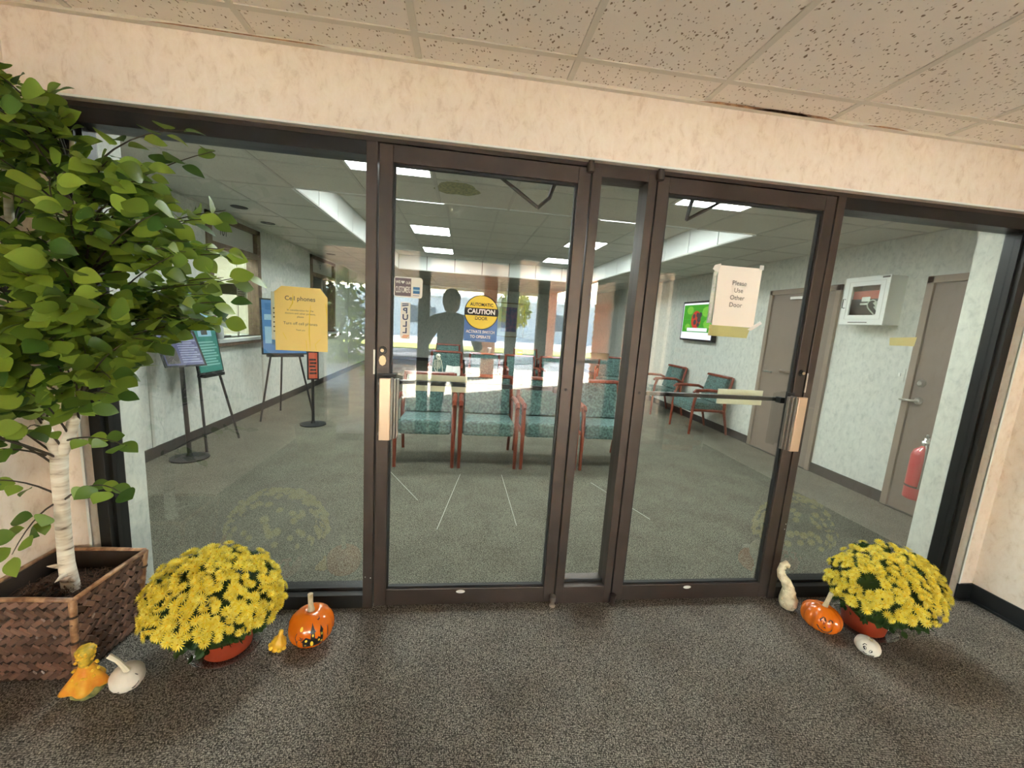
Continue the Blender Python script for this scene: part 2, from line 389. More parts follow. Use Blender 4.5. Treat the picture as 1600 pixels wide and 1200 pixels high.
def B(name, a, b, m, parent=None, bevel=0): return MB().box(a, b).build(name, m, parent, bevel=bevel)
def copy_tree(o, parent=None):
    c = o.copy(); COL.objects.link(c)
    if parent is not None: c.parent = parent
    for ch in list(o.children): copy_tree(ch, c)
    return c
def text_mesh(txt, size, weight=0.0, align='CENTER', mirror=False, sx=1.0, shear=0.0):
    cu = bpy.data.curves.new('t', 'FONT'); cu.body = txt; cu.size = size; cu.align_x = align; cu.align_y = 'CENTER'; cu.offset = weight; cu.shear = shear
    cu.resolution_u = 3
    o = bpy.data.objects.new('t', cu); COL.objects.link(o)
    dg = bpy.context.evaluated_depsgraph_get(); me = bpy.data.meshes.new_from_object(o.evaluated_get(dg))
    bpy.data.objects.remove(o)
    k = -1 if mirror else 1
    for v in me.vertices: v.co.x *= k*sx
    return me
def text(txt, size, m, parent, pos, normal='-y', weight=0.0, align='CENTER', mirror=False, sx=1.0, tilt=0.0, shear=0.0, name='lettering'):
    me = text_mesh(txt, size, weight, align, mirror, sx, shear); me.materials.clear(); me.materials.append(MATS[m])
    rot = {'-y': Euler((R(90), 0, 0)), '+x': Euler((R(90), 0, R(90))), '-x': Euler((R(90), 0, R(-90))), '+y': Euler((R(90), 0, R(180)))}[normal].to_matrix().to_4x4()
    mt = Matrix.Translation(pos) @ rot @ Matrix.Rotation(tilt, 4, 'Z')
    me.transform(mt); return link(name, me, parent)

# ================================================================== STRUCTURE
CE, CC = 2.438, 2.745                     # ceilings: vestibule + lobby, raised lobby coffer
XL, XR = -1.68, 3.04                      # vestibule side walls
LX0, LX1, LY1 = -2.75, 3.95, 11.5         # lobby
YO = -2.62                                # outer glass front (inner face)

fl = struct('floor', 'dark grey brown loop carpet floor of the entrance vestibule', 'floor')
B('carpet', (XL, YO-.1, -.05), (XR, .05, 0), 'carpet', fl)
fl2 = struct('floor_lobby', 'grey green (tube light tint) loop carpet floor of the lobby behind the glass', 'floor')
B('carpet', (LX0, .05, -.05), (LX1, LY1, 0), 'carpet_tube_tinted', fl2)
for xa, ya, xb, yb in ((.03, 1.75, -.12, .75), (.42, 1.75, .44, .8), (1.25, 1.6, 1.5, .9), (-.62, 1.8, -.3, 1.2)):
    MB().tube([(xa, ya, .002), (xb, yb, .002)], .0022, 5).build('carpet_line', 'grid_lobby', fl2)  # thin pale lines laid on the lobby carpet

# walls around the opening
w = struct('wall_front', 'cream pink (daylight tint) mottled wallpaper wall above and beside the dark glass partition', 'wall')
B('header', (XL-.1, -.04, 2.158), (XR+.1, .1, CE+.05), 'paper_sun_tinted', w)
B('pier', (XL-.1, -.04, 0), (-1.552, .1, 2.158), 'paper_sun_tinted', w)
B('pier', (2.943, -.04, 0), (XR+.1, .1, 2.158), 'paper_sun_tinted', w)
B('edge_bead', (XL, -.043, 2.154), (XR, -.034, 2.162), 'white_paint', w)
B('corner_bead', (2.943, -.044, .1), (2.952, -.036, 2.155), 'white_paint', w)
B('corner_bead', (-1.561, -.044, .1), (-1.552, -.036, 2.155), 'white_paint', w)
w = struct('wall_lobby_front', 'grey green (tube light tint) wallpaper wall on the lobby side of the glass partition', 'wall')
B('header', (LX0, .1, 2.13), (LX1, .22, CE+.05), 'paper_tube_tinted', w)
B('pier', (LX0, .1, 0), (-1.512, .22, 2.13), 'paper_tube_tinted', w)
B('pier', (2.897, .1, 0), (LX1, .22, 2.13), 'paper_tube_tinted', w)
for nm, x0, x1, lb in (('wall_left', XL-.1, XL, 'cream pink (daylight tint) wallpaper side wall behind the artificial tree'), ('wall_right', XR, XR+.1, 'cream pink (daylight tint) wallpaper side wall at the right edge of the vestibule')):
    w = tag(B(nm, (x0, YO-.1, 0), (x1, -.04, CE+.05), 'paper_sun_tinted'), lb, 'wall', kind='structure')
# lobby walls: left one has two window openings, right one two doors (set on it)
w = struct('wall_lobby_left', 'grey green (tube light tint) wallpaper lobby wall with the reception windows', 'wall')
def lw(y0, y1, z0, z1): B('wall_panel', (LX0-.12, y0, z0), (LX0, y1, z1), 'paper_tube_tinted', w)
lw(.22, 2.92, 0, CE); lw(2.92, 4.05, 0, 1.04); lw(2.92, 4.05, 2.40, CE+.4); lw(4.05, 5.84, 0, CE); lw(5.84, 7.2, 0, 1.0); lw(5.84, 7.2, 2.40, CE+.4); lw(7.2, LY1, 0, CE)
for yy in (4.03, 2.0, 6.2, 8.2): B('seam_strip', (LX0, yy, .1), (LX0+.006, yy+.035, 1.0 if yy in (4.03, 6.2) else CE), 'grid_lobby', w)
tag(B('wall_lobby_right', (LX1, .22, 0), (LX1+.12, LY1, CE), 'paper_tube_tinted'), 'grey green (tube light tint) wallpaper lobby wall with taupe doors', 'wall', kind='structure')
tag(B('wall_lobby_back', (LX0, LY1, 0), (LX1, LY1+.12, CE+.4), 'paper_tube_tinted'), 'far lobby wall behind the rows of chairs', 'wall', kind='structure')
# black vinyl base
bb = struct('baseboard_right', 'black vinyl cove base along the right vestibule wall', 'baseboard')
B('base', (XR-.008, YO, 0), (XR, -.04, .1), 'rubber_base', bb); B('base_toe', (XR-.022, YO, 0), (XR-.006, -.05, .012), 'rubber_base', bb)
bb = struct('baseboard_front', 'short black vinyl base on the pier beside the glass partition', 'baseboard')
B('base', (2.935, -.05, 0), (XR, -.04, .1), 'rubber_base', bb); B('base_toe', (2.935, -.062, 0), (XR-.01, -.046, .012), 'rubber_base', bb); B('base', (XL, -.05, 0), (-1.55, -.04, .1), 'rubber_base', bb)
tag(B('baseboard_left', (XL, YO, 0), (XL+.008, -.05, .1), 'rubber_base'), 'black vinyl base along the left vestibule wall', 'baseboard', kind='structure')
tag(B('baseboard_lobby_left', (LX0, .22, 0), (LX0+.012, LY1, .105), 'rubber_base'), 'black vinyl base along the lobby wall under the reception windows', 'baseboard', kind='structure')
bb = struct('baseboard_lobby_right', 'black vinyl base along the lobby wall with the taupe doors', 'baseboard')
for y0, y1 in ((1.235, 2.03), (3.03, LY1)): B('base', (LX1-.012, y0, 0), (LX1, y1, .105), 'rubber_base', bb)
tag(B('baseboard_lobby_back', (LX0, LY1-.012, 0), (LX1, LY1, .105), 'rubber_base'), 'black vinyl base along the far lobby wall', 'baseboard', kind='structure')

# ------------------------------------------------------------------ ceilings made of lay-in tiles
def tile_ceiling(root, xs, ys, z, tm, gm, skip=lambda x, y: False, gw=.024):
    cache = {}
    for i in range(len(xs)-1):
        for j in range(len(ys)-1):
            cx, cyy = (xs[i]+xs[i+1])/2, (ys[j]+ys[j+1])/2
            if skip(cx, cyy): continue
            k = (round(xs[i+1]-xs[i], 3), round(ys[j+1]-ys[j], 3))
            if k not in cache:
                a, b = k[0]/2-.002, k[1]/2-.002; mb = MB(); r = .012; d = .006
                mb.add([(-a,-b,.02),(a,-b,.02),(a,b,.02),(-a,b,.02),(-a,-b,d),(a,-b,d),(a,b,d),(-a,b,d),(-a+r,-b+r,0),(a-r,-b+r,0),(a-r,b-r,0),(-a+r,b-r,0)],
                       [(0,1,2,3),(0,4,5,1),(1,5,6,2),(2,6,7,3),(3,7,4,0),(4,8,9,5),(5,9,10,6),(6,10,11,7),(7,11,8,4),(8,11,10,9)])
                cache[k] = mb.mesh('ceiling_tile', tm)
            link('ceiling_tile', cache[k], root, (cx, cyy, z))
    for x in xs:
        segs = []; run = None
        for j in range(len(ys)-1):
            m = (ys[j]+ys[j+1])/2
            s = skip(x-.05, m) and skip(x+.05, m)
            if not s and run is None: run = ys[j]
            if s and run is not None: segs.append((run, ys[j])); run = None
        if run is not None: segs.append((run, ys[-1]))
        for a, b in segs: B('grid_runner', (x-gw/2, a, z-.004), (x+gw/2, b, z+.012), gm, root)
    for y in ys:
        run = None; segs = []
        for i in range(len(xs)-1):
            m = (xs[i]+xs[i+1])/2; s = skip(m, y-.05) and skip(m, y+.05)
            if not s and run is None: run = xs[i]
            if s and run is not None: segs.append((run, xs[i])); run = None
        if run is not None: segs.append((run, xs[-1]))
        for a, b in segs: B('grid_runner', (a, y-gw/2, z-.0035), (b, y+gw/2, z+.0115), gm, root)
def lines(a, b, o, step=.61):
    k = math.ceil((a-o)/step+1e-4); r = [a]
    while o+k*step < b-1e-3: r.append(o+k*step); k += 1
    return r+[b]
cl = struct('ceiling', 'beige fissured lay-in tile ceiling of the vestibule', 'ceiling')
B('deck', (XL, YO-.1, CE+.022), (XR, -.0, CE+.06), 'grid_warm', cl)
tile_ceiling(cl, lines(XL, XR, -.223, .6075), lines(YO, -.04, -.20), CE, 'tile_warm', 'grid_warm')
MB().box((XL, -.062, CE-.012), (XR, -.041, CE+.01)).build('wall_angle', 'grid_warm', cl)
mb = MB()
for x0, x1, d in ((.95, 1.62, .016), (1.2, 1.5, .02), (-1.2, -.55, .008), (1.75, 2.0, .012)):
    mb.add([(x0, -.0635, CE-.011), (x1, -.0635, CE-.011), (x1-.06, -.0635, CE-.011+d*.6), (x0+.1, -.0635, CE-.011+d*.6)], [(0, 1, 2, 3)])
mb.build('rust_stain', 'bamboo', cl)
CX0, CX1, CY0, CY1 = -1.48, 2.79, 1.94, 7.43
cl2 = struct('ceiling_lobby', 'grey lay-in tile ceiling of the lobby with a raised white edged coffer', 'ceiling')
fixtures = [(-.565, 1.025, CE), (1.875, 1.025, CE)] + [(x, y, CC) for y in (2.855, 4.685, 6.515) for x in (-.565, 1.875)]
def isfix(x, y, z): return any(abs(x-a) < .3 and abs(y-b) < .3 and z == c for a, b, c in fixtures)
xs = lines(LX0, LX1, -.26); ys = lines(.22, LY1, 1.33)
tile_ceiling(cl2, xs, ys, CE, 'tile_lobby', 'grid_lobby', lambda x, y: (CX0 < x < CX1 and CY0 < y < CY1) or isfix(x, y, CE))
tile_ceiling(cl2, lines(CX0, CX1, -.26), lines(CY0, CY1, 1.33), CC, 'tile_lobby', 'grid_lobby', lambda x, y: isfix(x, y, CC))
B('deck', (LX0, .1, CC+.16), (LX1, LY1, CC+.2), 'grid_lobby', cl2)
for (x0, y0, x1, y1) in ((CX0, CY0, CX0, CY1), (CX1, CY0, CX1, CY1), (CX0, CY1, CX1, CY1), (CX0, CY0, CX1, CY0)):
    n = round(max(abs(x1-x0), abs(y1-y0))/.61)
    for k in range(n):
        if x0 == x1:
            s = -1 if x0 < 0 else 1; a = y0+(y1-y0)*k/n; b = y0+(y1-y0)*(k+1)/n
            B('fascia_panel', (x0, a+.007, CE-.006), (x0+s*.02, b-.007, CC+.02), 'white_panel', cl2)
        else:
            s = 1 if y0 == CY1 else -1; a = x0+(x1-x0)*k/n; b = x0+(x1-x0)*(k+1)/n
            B('fascia_panel', (a+.007, y0, CE-.006), (b-.007, y0+s*.02, CC+.02), 'white_panel', cl2)
for a, b in (((CX0-.034, CY0-.03, CE+.01), (CX0-.022, CY1+.03, CC+.1)), ((CX1+.022, CY0-.03, CE+.01), (CX1+.034, CY1+.03, CC+.1)), ((CX0-.03, CY1+.022, CE+.01), (CX1+.03, CY1+.034, CC+.1)), ((CX0-.03, CY0-.034, CE+.01), (CX1+.03, CY0-.022, CC+.1))): B('seam_light_block', a, b, 'ink_grey', cl2)  # dark strips added so no light shows through the panel gaps
mb = MB()
mb.lathe([(.0, 0), (.16, 0), (.17, .0005), (.0, .001)], 24, (-.10, 1.50, CE-.0015), lambda a, z: 1+.12*math.sin(3*a)+.06*math.sin(7*a))
mb.build('water_stain', 'gourd_green', cl2)
for x, y in ((-2.37, 2.85), (-2.42, 3.58), (-2.43, 5.96)):
    MB().lathe([(.055, 0), (.075, 0), (.08, .004), (.055, .006)], 20, (x, y, CE-.007)).build('recessed_downlight', 'black_plastic', cl2)
    MB().lathe([(.001, 0), (.056, 0)], 20, (x, y, CE-.002)).build('recessed_downlight', 'black_plastic', cl2)
names_l = {(-.565, 1.025): 'square fluorescent ceiling panel nearest the glass, above the left door', (1.875, 1.025): 'square fluorescent ceiling panel nearest the glass, above the right door',
           (-.565, 2.855): 'fluorescent panel mostly hidden by the front edge of the coffer, left row', (1.875, 2.855): 'fluorescent panel mostly hidden by the front edge of the coffer, right row',
           (-.565, 4.685): 'middle fluorescent panel of the left row in the raised coffer', (1.875, 4.685): 'middle fluorescent panel of the right row in the raised coffer',
           (-.565, 6.515): 'farthest fluorescent panel of the left row in the raised coffer', (1.875, 6.515): 'farthest fluorescent panel of the right row in the raised coffer'}
for x, y, z in fixtures:
    t = thing('ceiling_light', names_l[(x, y)], 'ceiling light', (x, y, z), group='fluorescent ceiling panels')
    mb = MB(); h = .302
    for a, b in (((-h, -h), (h, -h+.025)), ((-h, h-.025), (h, h)), ((-h, -h), (-h+.025, h)), ((h-.025, -h), (h, h))): mb.box((a[0], a[1], -.003), (b[0], b[1], .02))
    link('light_frame', mb.mesh('light_frame', 'white_paint'), t, (0, 0, 0))
    link('diffuser', MB().box((-.278, -.278, .002), (.278, .278, .012)).mesh('diffuser', 'tube_light'), t, (0, 0, 0))

# ------------------------------------------------------------------ storefront partition
M_L, M_R = -.383, 1.757
tr = struct('trim_1', 'dark bronze aluminium frame of the glass partition', 'frame')
BR = 'bronze'
B('head', (-1.552, .0, 2.141), (2.943, .1, 2.158), BR, tr)
B('head', (-1.552, .0, 2.085), (-.432, .1, 2.141), 'bronze_black', tr, .002); B('head', (1.802, .0, 2.085), (2.943, .1, 2.141), 'bronze_black', tr, .002)
B('head', (.579, .0, 2.105), (.797, .1, 2.141), BR, tr)
B('mullion', (-.432, -.002, 0), (-.3865, .1, 2.141), BR, tr, .002)
B('mullion', (.536, -.002, 0), (.579, .1, 2.141), BR, tr, .002)
B('mullion', (.797, -.002, 0), (.837, .1, 2.141), BR, tr, .002)
B('mullion', (1.7605, -.002, 0), (1.802, .1, 2.141), BR, tr, .002)
B('jamb', (-1.552, -.004, 0), (-1.508, .1, 2.085), 'bronze_black', tr, .002)
B('jamb', (2.895, -.004, 0), (2.943, .1, 2.085), 'bronze_black', tr, .002)
for x in (-1.508, 2.895-.012):
    B('glazing_stop', (x, .02, .07), (x+.012, .04, 2.085), 'bronze_black', tr)
def sill(x0, x1, h, m):
    mb = MB(); mb.hexa([(x0, 0, 0), (x1, 0, 0), (x1, .1, 0), (x0, .1, 0), (x0, 0, h), (x1, 0, h), (x1, .1, h+.012), (x0, .1, h+.012)]); mb.build('sill', m, tr, bevel=.002)
    B('glazing_stop', (x0, .035, h), (x1, .043, h+.018), 'gasket', tr)
sill(-1.508, -.432, .07, 'bronze_black'); sill(1.802, 2.895, .07, 'bronze_black'); sill(.579, .797, .095, BR)
mb = MB()
for x, y, z in ((-.42, -.0025, .17), (-.395, -.0025, .165), (1.79, -.0025, .42), (1.793, -.0025, .45)):
    mb.ell((x, y, z), (.003, .0015, .003), 6, 4)
mb.build('paint_fleck', 'white_paint', tr)
for n, x0, x1, z0, lb in ((1, -1.51, -.43, .075, 'wide fixed glass panel left of the doors, with the yellow notice'), (2, .577, .799, .1, 'narrow fixed glass strip between the two doors'), (3, 1.80, 2.897, .075, 'fixed glass panel right of the doors')):
    wdw = struct('window_%d' % n, lb, 'window')
    B('glass_pane', (x0, .046, z0), (x1, .052, 2.1), 'pane', wdw)

def glass_door(n, x0, x1, handle_left, lb):
    d = struct('door_%d' % n, lb, 'door')
    g = .0035; a, b = x0+g, x1-g
    B('stile', (a, 0, .012), (a+.056, .044, 2.137), BR, d, .0025); B('stile', (b-.056, 0, .012), (b, .044, 2.137), BR, d, .0025)
    B('top_rail', (a+.056, 0, 2.068), (b-.056, .044, 2.137), BR, d, .002); B('bottom_rail', (a+.056, 0, .012), (b-.056, .044, .097), BR, d, .002)
    ga, gb = a+.056, b-.056
    mb = MB()
    for p, q in (((ga, .0, .097), (ga+.009, .05, 2.068)), ((gb-.009, 0, .097), (gb, .05, 2.068)), ((ga, 0, 2.058), (gb, .05, 2.068)), ((ga, 0, .097), (gb, .05, .107))): mb.box((p[0], .012, p[2]), (q[0], .032, q[2]))
    mb.build('glazing_bead', 'gasket', d)
    B('glass_pane', (ga, .019, .1), (gb, .025, 2.066), 'pane', d)
    xm = (x0+x1)/2
    MB().lathe([(.001, -.0015), (.021, -.001), (.0225, 0), (.021, .001), (.001, .0015)], 20).build('maker_badge', 'white_paint', d).matrix_basis = Matrix.Translation((xm-.03, -.001, .081)) @ Matrix.Rotation(R(90), 4, 'X') @ Matrix.Diagonal((1, .42, 1, 1))
    s = 1 if handle_left else -1
    hx = (x0+.030) if handle_left else (x1-.030)
    # pull handle: broad flat grip standing off the stile
    h = MB()
    gx0, gx1 = hx-.002, hx+.046*s
    if s < 0: gx0, gx1 = hx-.044, hx+.004
    h.box((gx0, -.062, .880), (gx1, -.046, 1.162)); hh = h.build('pull_handle', 'handle_face', d, bevel=.002)
    xe = gx1 if handle_left else gx0
    B('grip_return', (xe-.004, -.046, .880), (xe+.004, -.012, 1.162), 'handle_side', hh)
    B('grip_return', (min(gx0, gx1), -.0455, .882), (max(gx0, gx1), -.038, 1.160), 'handle_side', hh)
    for z in (.905, 1.135): MB().tube([(hx, -.046, z), (hx, .0, z)], .010, 10).build('standoff', 'handle_side', hh)
    xa_ = gx1 if handle_left else gx0
    for k_ in range(3): B('grip_channel', (xa_+s*.011*k_, -.056+.010*k_, .884), (xa_+s*(.011*k_+.0095), -.020, 1.158), 'handle_side', hh, .001)
    B('back_plate', (hx-.022, -.006, 1.145), (hx+.06*s, .001, 1.175), 'black_satin', hh)
    # lock cylinder, and its plate on the left door
    lx = hx-.001*s
    lk = MB().lathe([(.001, .012), (.010, .012), (.0105, .004), (.016, .004), (.018, 0), (.018, -.002)], 20).build('lock_cylinder', ['bronze_black'], d, smooth=False)
    lk.matrix_basis = Matrix.Translation((lx, -.001, 1.279)) @ Matrix.Rotation(R(90), 4, 'X')
    ck = MB().lathe([(.001, .0145), (.0075, .0145), (.008, .011)], 16).build('lock_core', 'brass', lk); ck.matrix_parent_inverse = Matrix.Identity(4); ck.matrix_basis = Matrix.Identity(4)
    if handle_left:
        MB().prism([(lx+.016*math.cos(R(a_)) , 1.233+.024*math.sin(R(a_))) for a_ in range(0, 360, 45)], -.004, 0).build('lock_plate', 'brass', d)
    B('strike_strip', ((x0-.011) if s > 0 else (x1+.001), -.004, 1.17 if s > 0 else 1.18), ((x0-.003) if s > 0 else (x1+.009), 0, 1.28), 'steel' if s < 0 else 'white_paint', d)
    # push bar on the lobby face with a cream plate behind it
    pb = B('push_bar', (ga, .075, 1.115), (gb, .10, 1.135), 'black_satin', d, .003)
    for x in (ga+.01, gb-.01): B('bar_bracket', (x-.012, .044, 1.11), (x+.012, .08, 1.14), 'black_satin', pb)
    px0, px1 = (-.221, .028) if handle_left else (1.357, 1.617)
    B('push_plate', (px0, .104, 1.083), (px1, .110, 1.163), 'cream_plate', d)
    # pivots
    px = x1-.012 if handle_left else x0+.004
    MB().lathe([(.001, 0), (.016, .0), (.018, .006), (.018, .034), (.013, .036), (.013, .055), (.004, .058), (.004, .075), (.001, .076)], 16, (px, -.016, 2.112)).build('top_pivot', 'bronze', d)
    MB().lathe([(.001, 0), (.015, .0), (.017, .004), (.011, .012), (.011, .03), (.016, .032), (.016, .058), (.001, .06)], 16, (px, -.018, .0)).build('bottom_pivot', 'steel' if handle_left else 'bronze', d)
    MB().ell(((x1-.034) if handle_left else (x0+.028), -.001, 1.138), (.007, .002, .007), 10, 5).build('screw', 'bronze_black', d)
    # operator arm behind the top rail
    if handle_left: pts = [[(.105, .15, 2.125), (.22, .15, 2.055), (.322, .15, 1.99)], [(.322, .15, 1.985), (.375, .14, 2.035), (.40, .12, 2.12)]]
    else: pts = [[(1.27, .15, 2.115), (1.17, .15, 2.055), (1.082, .15, 2.003)], [(1.082, .15, 2.0), (1.086, .14, 2.06), (1.093, .12, 2.125)]]
    for k, pp in enumerate(pts): MB().tube(pp, [.006, .009, .008] if k == 0 else [.008, .010, .012], 8).build('closer_arm', 'black_satin', d)
    B('closer_box', (min(pts[0][0][0], pts[1][2][0])-.05, .1, 2.115), (max(pts[0][0][0], pts[1][2][0])+.05, .18, 2.16), 'black_satin', d)
    return d
door1 = glass_door(1, -.383, .5325, True, 'left bronze framed glass door with the caution sticker')
door2 = glass_door(2, .8405, 1.757, False, 'right bronze framed glass door with the taped paper notice')

# ================================================================== SIGNS ON THE GLASS
def sheet(name, poly, y0, y1, m, parent): return MB().prism(poly, y0, y1).build(name, m, parent)
def rect(x0, z0, x1, z1): return [(x0, z0), (x1, z0), (x1, z1), (x0, z1)]
# yellow notice in a plastic sleeve
t = thing('paper_notice', 'yellow paper notice headed Cell phones in a clear sleeve on the left glass panel', 'notice', (-.711, .044, 1.25))
sheet('paper', [(-.822, 1.251), (-.602, 1.253), (-.602, 1.492), (-.632, 1.53), (-.792, 1.531), (-.822, 1.505)], .041, .0425, 'sheet_yellow', t)
for tx, z, s, wgt in (('Cell phones', 1.480, .0265, .0002), ('In consideration for the', 1.430, .0115, 0), ('doctors and other patients,', 1.416, .0115, 0), ('please', 1.402, .0115, 0), ('Turn off cell phones', 1.372, .0175, 0), ('Thank you', 1.344, .009, 0)):
    text(tx, s, 'ink_grey', t, (-.716, .0405, z), weight=wgt)
mb = MB()
for pts in ([(-.672, 1.455), (-.677, 1.42), (-.679, 1.38), (-.680, 1.33), (-.676, 1.256)], [(-.693, 1.30), (-.690, 1.256)], [(-.655, 1.285), (-.650, 1.256)], [(-.632, 1.31), (-.655, 1.285)], [(-.745, 1.50), (-.748, 1.46), (-.765, 1.43)], [(-.79, 1.33), (-.775, 1.30)], [(-.612, 1.47), (-.606, 1.44), (-.604, 1.38)]):
    mb.tube([(x, .0405, z) for x, z in pts], [.0006]+[.0018]*(len(pts)-2)+[.0006] if len(pts) > 2 else .0009, 5)
mb.build('sleeve_crease', 'sticker_yellow', t)
tb = thing('paper_notice', 'white and blue sheet peeking out behind the yellow notice', 'notice', (-.75, .056, 1.26))
sheet('paper', rect(-.842, 1.272, -.63, 1.505), .0535, .0545, 'sheet_white', tb)
mb = MB(); [mb.box((-.834, .053, z), (-.826, .0535, z+.006)) for z in (1.33, 1.35, 1.37, 1.392, 1.41, 1.43)]; mb.build('printing', 'ink_grey', tb)
B('blue_strip', (-.842, .0528, 1.272), (-.80, .0534, 1.295), 'poster_blue', tb)
# olive strip + narrow printed label on the same panel
tag(sheet('adhesive_strip', rect(-1.170, 1.479, -.977, 1.525), .0535, .0545, 'tape_olive', None), 'dark olive adhesive strip on the left glass panel near the tree', 'strip')
t = thing('paper_label', 'narrow white printed label on the glass at the end of the olive strip', 'label', (-.958, .054, 1.457))
sheet('paper', rect(-.979, 1.457, -.939, 1.557), .0525, .0533, 'sheet_white', t)
mb = MB(); [mb.box((-.974, .0515, z), (-.945-.004*(k % 2), .0524, z+.003)) for k, z in enumerate([1.465+.009*i for i in range(10)])]; mb.build('printing', 'ink_grey', t)
tag(sheet('adhesive_strip', rect(.601, 1.289, .716, 1.319), .0535, .0545, 'tape_olive', None), 'dark olive adhesive strip on the narrow glass between the doors', 'strip')
tag(sheet('adhesive_strip', [(2.268, 1.449), (2.420, 1.453), (2.426, 1.502), (2.262, 1.490)], .0535, .0545, 'tape_yellow', None), 'pale yellow tape strip on the right glass panel', 'strip')
# door stickers (inside the left door glass)
Y1 = .0172
t = thing('card_sticker', 'white sticker with a heart, customers lettering and a blue card logo on left door', 'sticker', (-.251, Y1, 1.518))
def rr(x0, z0, x1, z1, r=.012):
    p = []
    for cx, cz, a0 in ((x1-r, z0+r, -90), (x1-r, z1-r, 0), (x0+r, z1-r, 90), (x0+r, z0+r, 180)):
        for k in range(5): a = R(a0+k*22.5); p.append((cx+r*math.cos(a), cz+r*math.sin(a)))
    return p
sheet('sticker_base', rr(-.314, 1.518, -.190, 1.607), Y1+.0004, Y1+.001, 'sheet_white', t)
sheet('purple_panel', rect(-.310, 1.524, -.240, 1.601), Y1+.0001, Y1+.0003, 'sticker_purple', t)
text('WE', .017, 'sheet_white', t, (-.2965, Y1-.0002, 1.583), tilt=.06, weight=.0003, sx=.8); text('OUR', .016, 'sheet_white', t, (-.2525, Y1-.0002, 1.581), tilt=.06, weight=.0003, sx=.62)
hp = [(-.2755+.0078*16*math.sin(a)**3/16, 1.584+.0078*(13*math.cos(a)-5*math.cos(2*a)-2*math.cos(3*a)-math.cos(4*a))/16) for a in [2*math.pi*k/24 for k in range(24)]]
sheet('heart', hp, Y1-.0004, Y1-.0001, 'white_paint', t)
text('CUSTOMERS', .038, 'sheet_white', t, (-.275, Y1-.0002, 1.550), sx=.30, tilt=.03, weight=.0004)
sheet('card_logo', rect(-.231, 1.537, -.202, 1.566), Y1-.0001, Y1+.0002, 'card_blue', t)
sheet('card_band', rect(-.231, 1.549, -.202, 1.555), Y1-.0004, Y1-.0002, 'poster_sky', t)
sheet('card_line', rect(-.231, 1.528, -.204, 1.530), Y1-.0001, Y1+.0002, 'card_blue', t)
t = thing('pull_sign', 'small upright white sign with blue PULL letters seen reversed on left door', 'sign', (-.262, Y1, 1.334))
sheet('sign_base', rect(-.283, 1.334, -.241, 1.497), Y1+.0004, Y1+.001, 'sheet_white', t)
for tx, z in (('P', 1.459), ('U', 1.430), ('L', 1.400), ('L', 1.371)): text(tx, .034, 'navy', t, (-.262, Y1-.0001, z), mirror=True, sx=1.15, weight=.001)
sheet('arrow_bar', [(-.277, 1.478), (-.249, 1.483), (-.249, 1.488), (-.277, 1.483)], Y1-.0001, Y1+.0003, 'navy', t); sheet('arrow_bar', [(-.277, 1.487), (-.249, 1.491), (-.249, 1.494), (-.277, 1.491)], Y1-.0001, Y1+.0003, 'navy', t)
mb = MB()
for k in range(3): mb.box((-.276+.003*k, Y1-.0001, 1.339+.005*k), (-.252+.004*k, Y1+.0003, 1.342+.005*k))
mb.build('orange_print', 'orange_print', t)
t = thing('caution_sticker', 'yellow and blue round topped CAUTION automatic door sticker on left door', 'sticker', (.077, Y1, 1.342))
cx, cz, rr_ = .077, 1.475, .078
circ = lambda r: [(cx+r*math.cos(2*math.pi*k/48), cz+r*math.sin(2*math.pi*k/48)) for k in range(48)]
sheet('blue_panel', rect(.001, 1.342, .153, 1.475), Y1+.0008, Y1+.0014, 'sticker_blue', t)
sheet('black_ring', circ(rr_), Y1+.0004, Y1+.0007, 'ink', t); sheet('yellow_disc', circ(rr_-.0035), Y1+.0001, Y1+.0003, 'sticker_yellow', t)
sheet('black_band', rect(.001, 1.460, .153, 1.494), Y1-.0002, Y1, 'ink', t)
text('AUTOMATIC', .021, 'ink', t, (cx, Y1-.0003, 1.509), weight=.0004, sx=.86); text('CAUTION', .030, 'white_paint', t, (cx, Y1-.0005, 1.477), weight=.0010, sx=.93); text('DOOR', .021, 'ink', t, (cx, Y1-.0003, 1.447), weight=.0004, sx=.9)
text('ACTIVATE SWITCH', .0185, 'white_paint', t, (cx, Y1+.0005, 1.386), weight=.0004, sx=.82); text('TO OPERATE', .0185, 'white_paint', t, (cx, Y1+.0005, 1.363), weight=.0004, sx=.86)
B('fine_print', (.055, Y1+.0004, 1.347), (.10, Y1+.0007, 1.3485), 'poster_sky', t)
# paper on right door
t = thing('paper_notice', 'paper tinted pale pink for the vestibule light, reading Please Use Other Door taped to the right door', 'notice', (1.32, .015, 1.49))
MB().hexa([(1.209, .0145, 1.491), (1.431, .0145, 1.491), (1.431, .0155, 1.491), (1.209, .0155, 1.491), (1.205, .0165, 1.777), (1.433, .0165, 1.777), (1.433, .0175, 1.777), (1.205, .0175, 1.777)]).build('paper', 'sheet_warm_tint', t)
for tx, z, dx in (('Please', 1.698, .003), ('Use', 1.664, .003), ('Other', 1.629, .001), ('Door', 1.594, -.002)): text(tx, .031, 'ink_grey', t, (1.32+dx, .0138, z))
MB().hexa([(1.172, .0135, 1.755), (1.202, .0135, 1.74), (1.202, .0145, 1.74), (1.172, .0145, 1.755), (1.182, .0135, 1.775), (1.215, .0135, 1.785), (1.215, .0145, 1.785), (1.182, .0145, 1.775)]).build('tape', 'tape_clear', t)
B('tape', (1.415, .0135, 1.770), (1.438, .0145, 1.792), 'tape_clear', t)
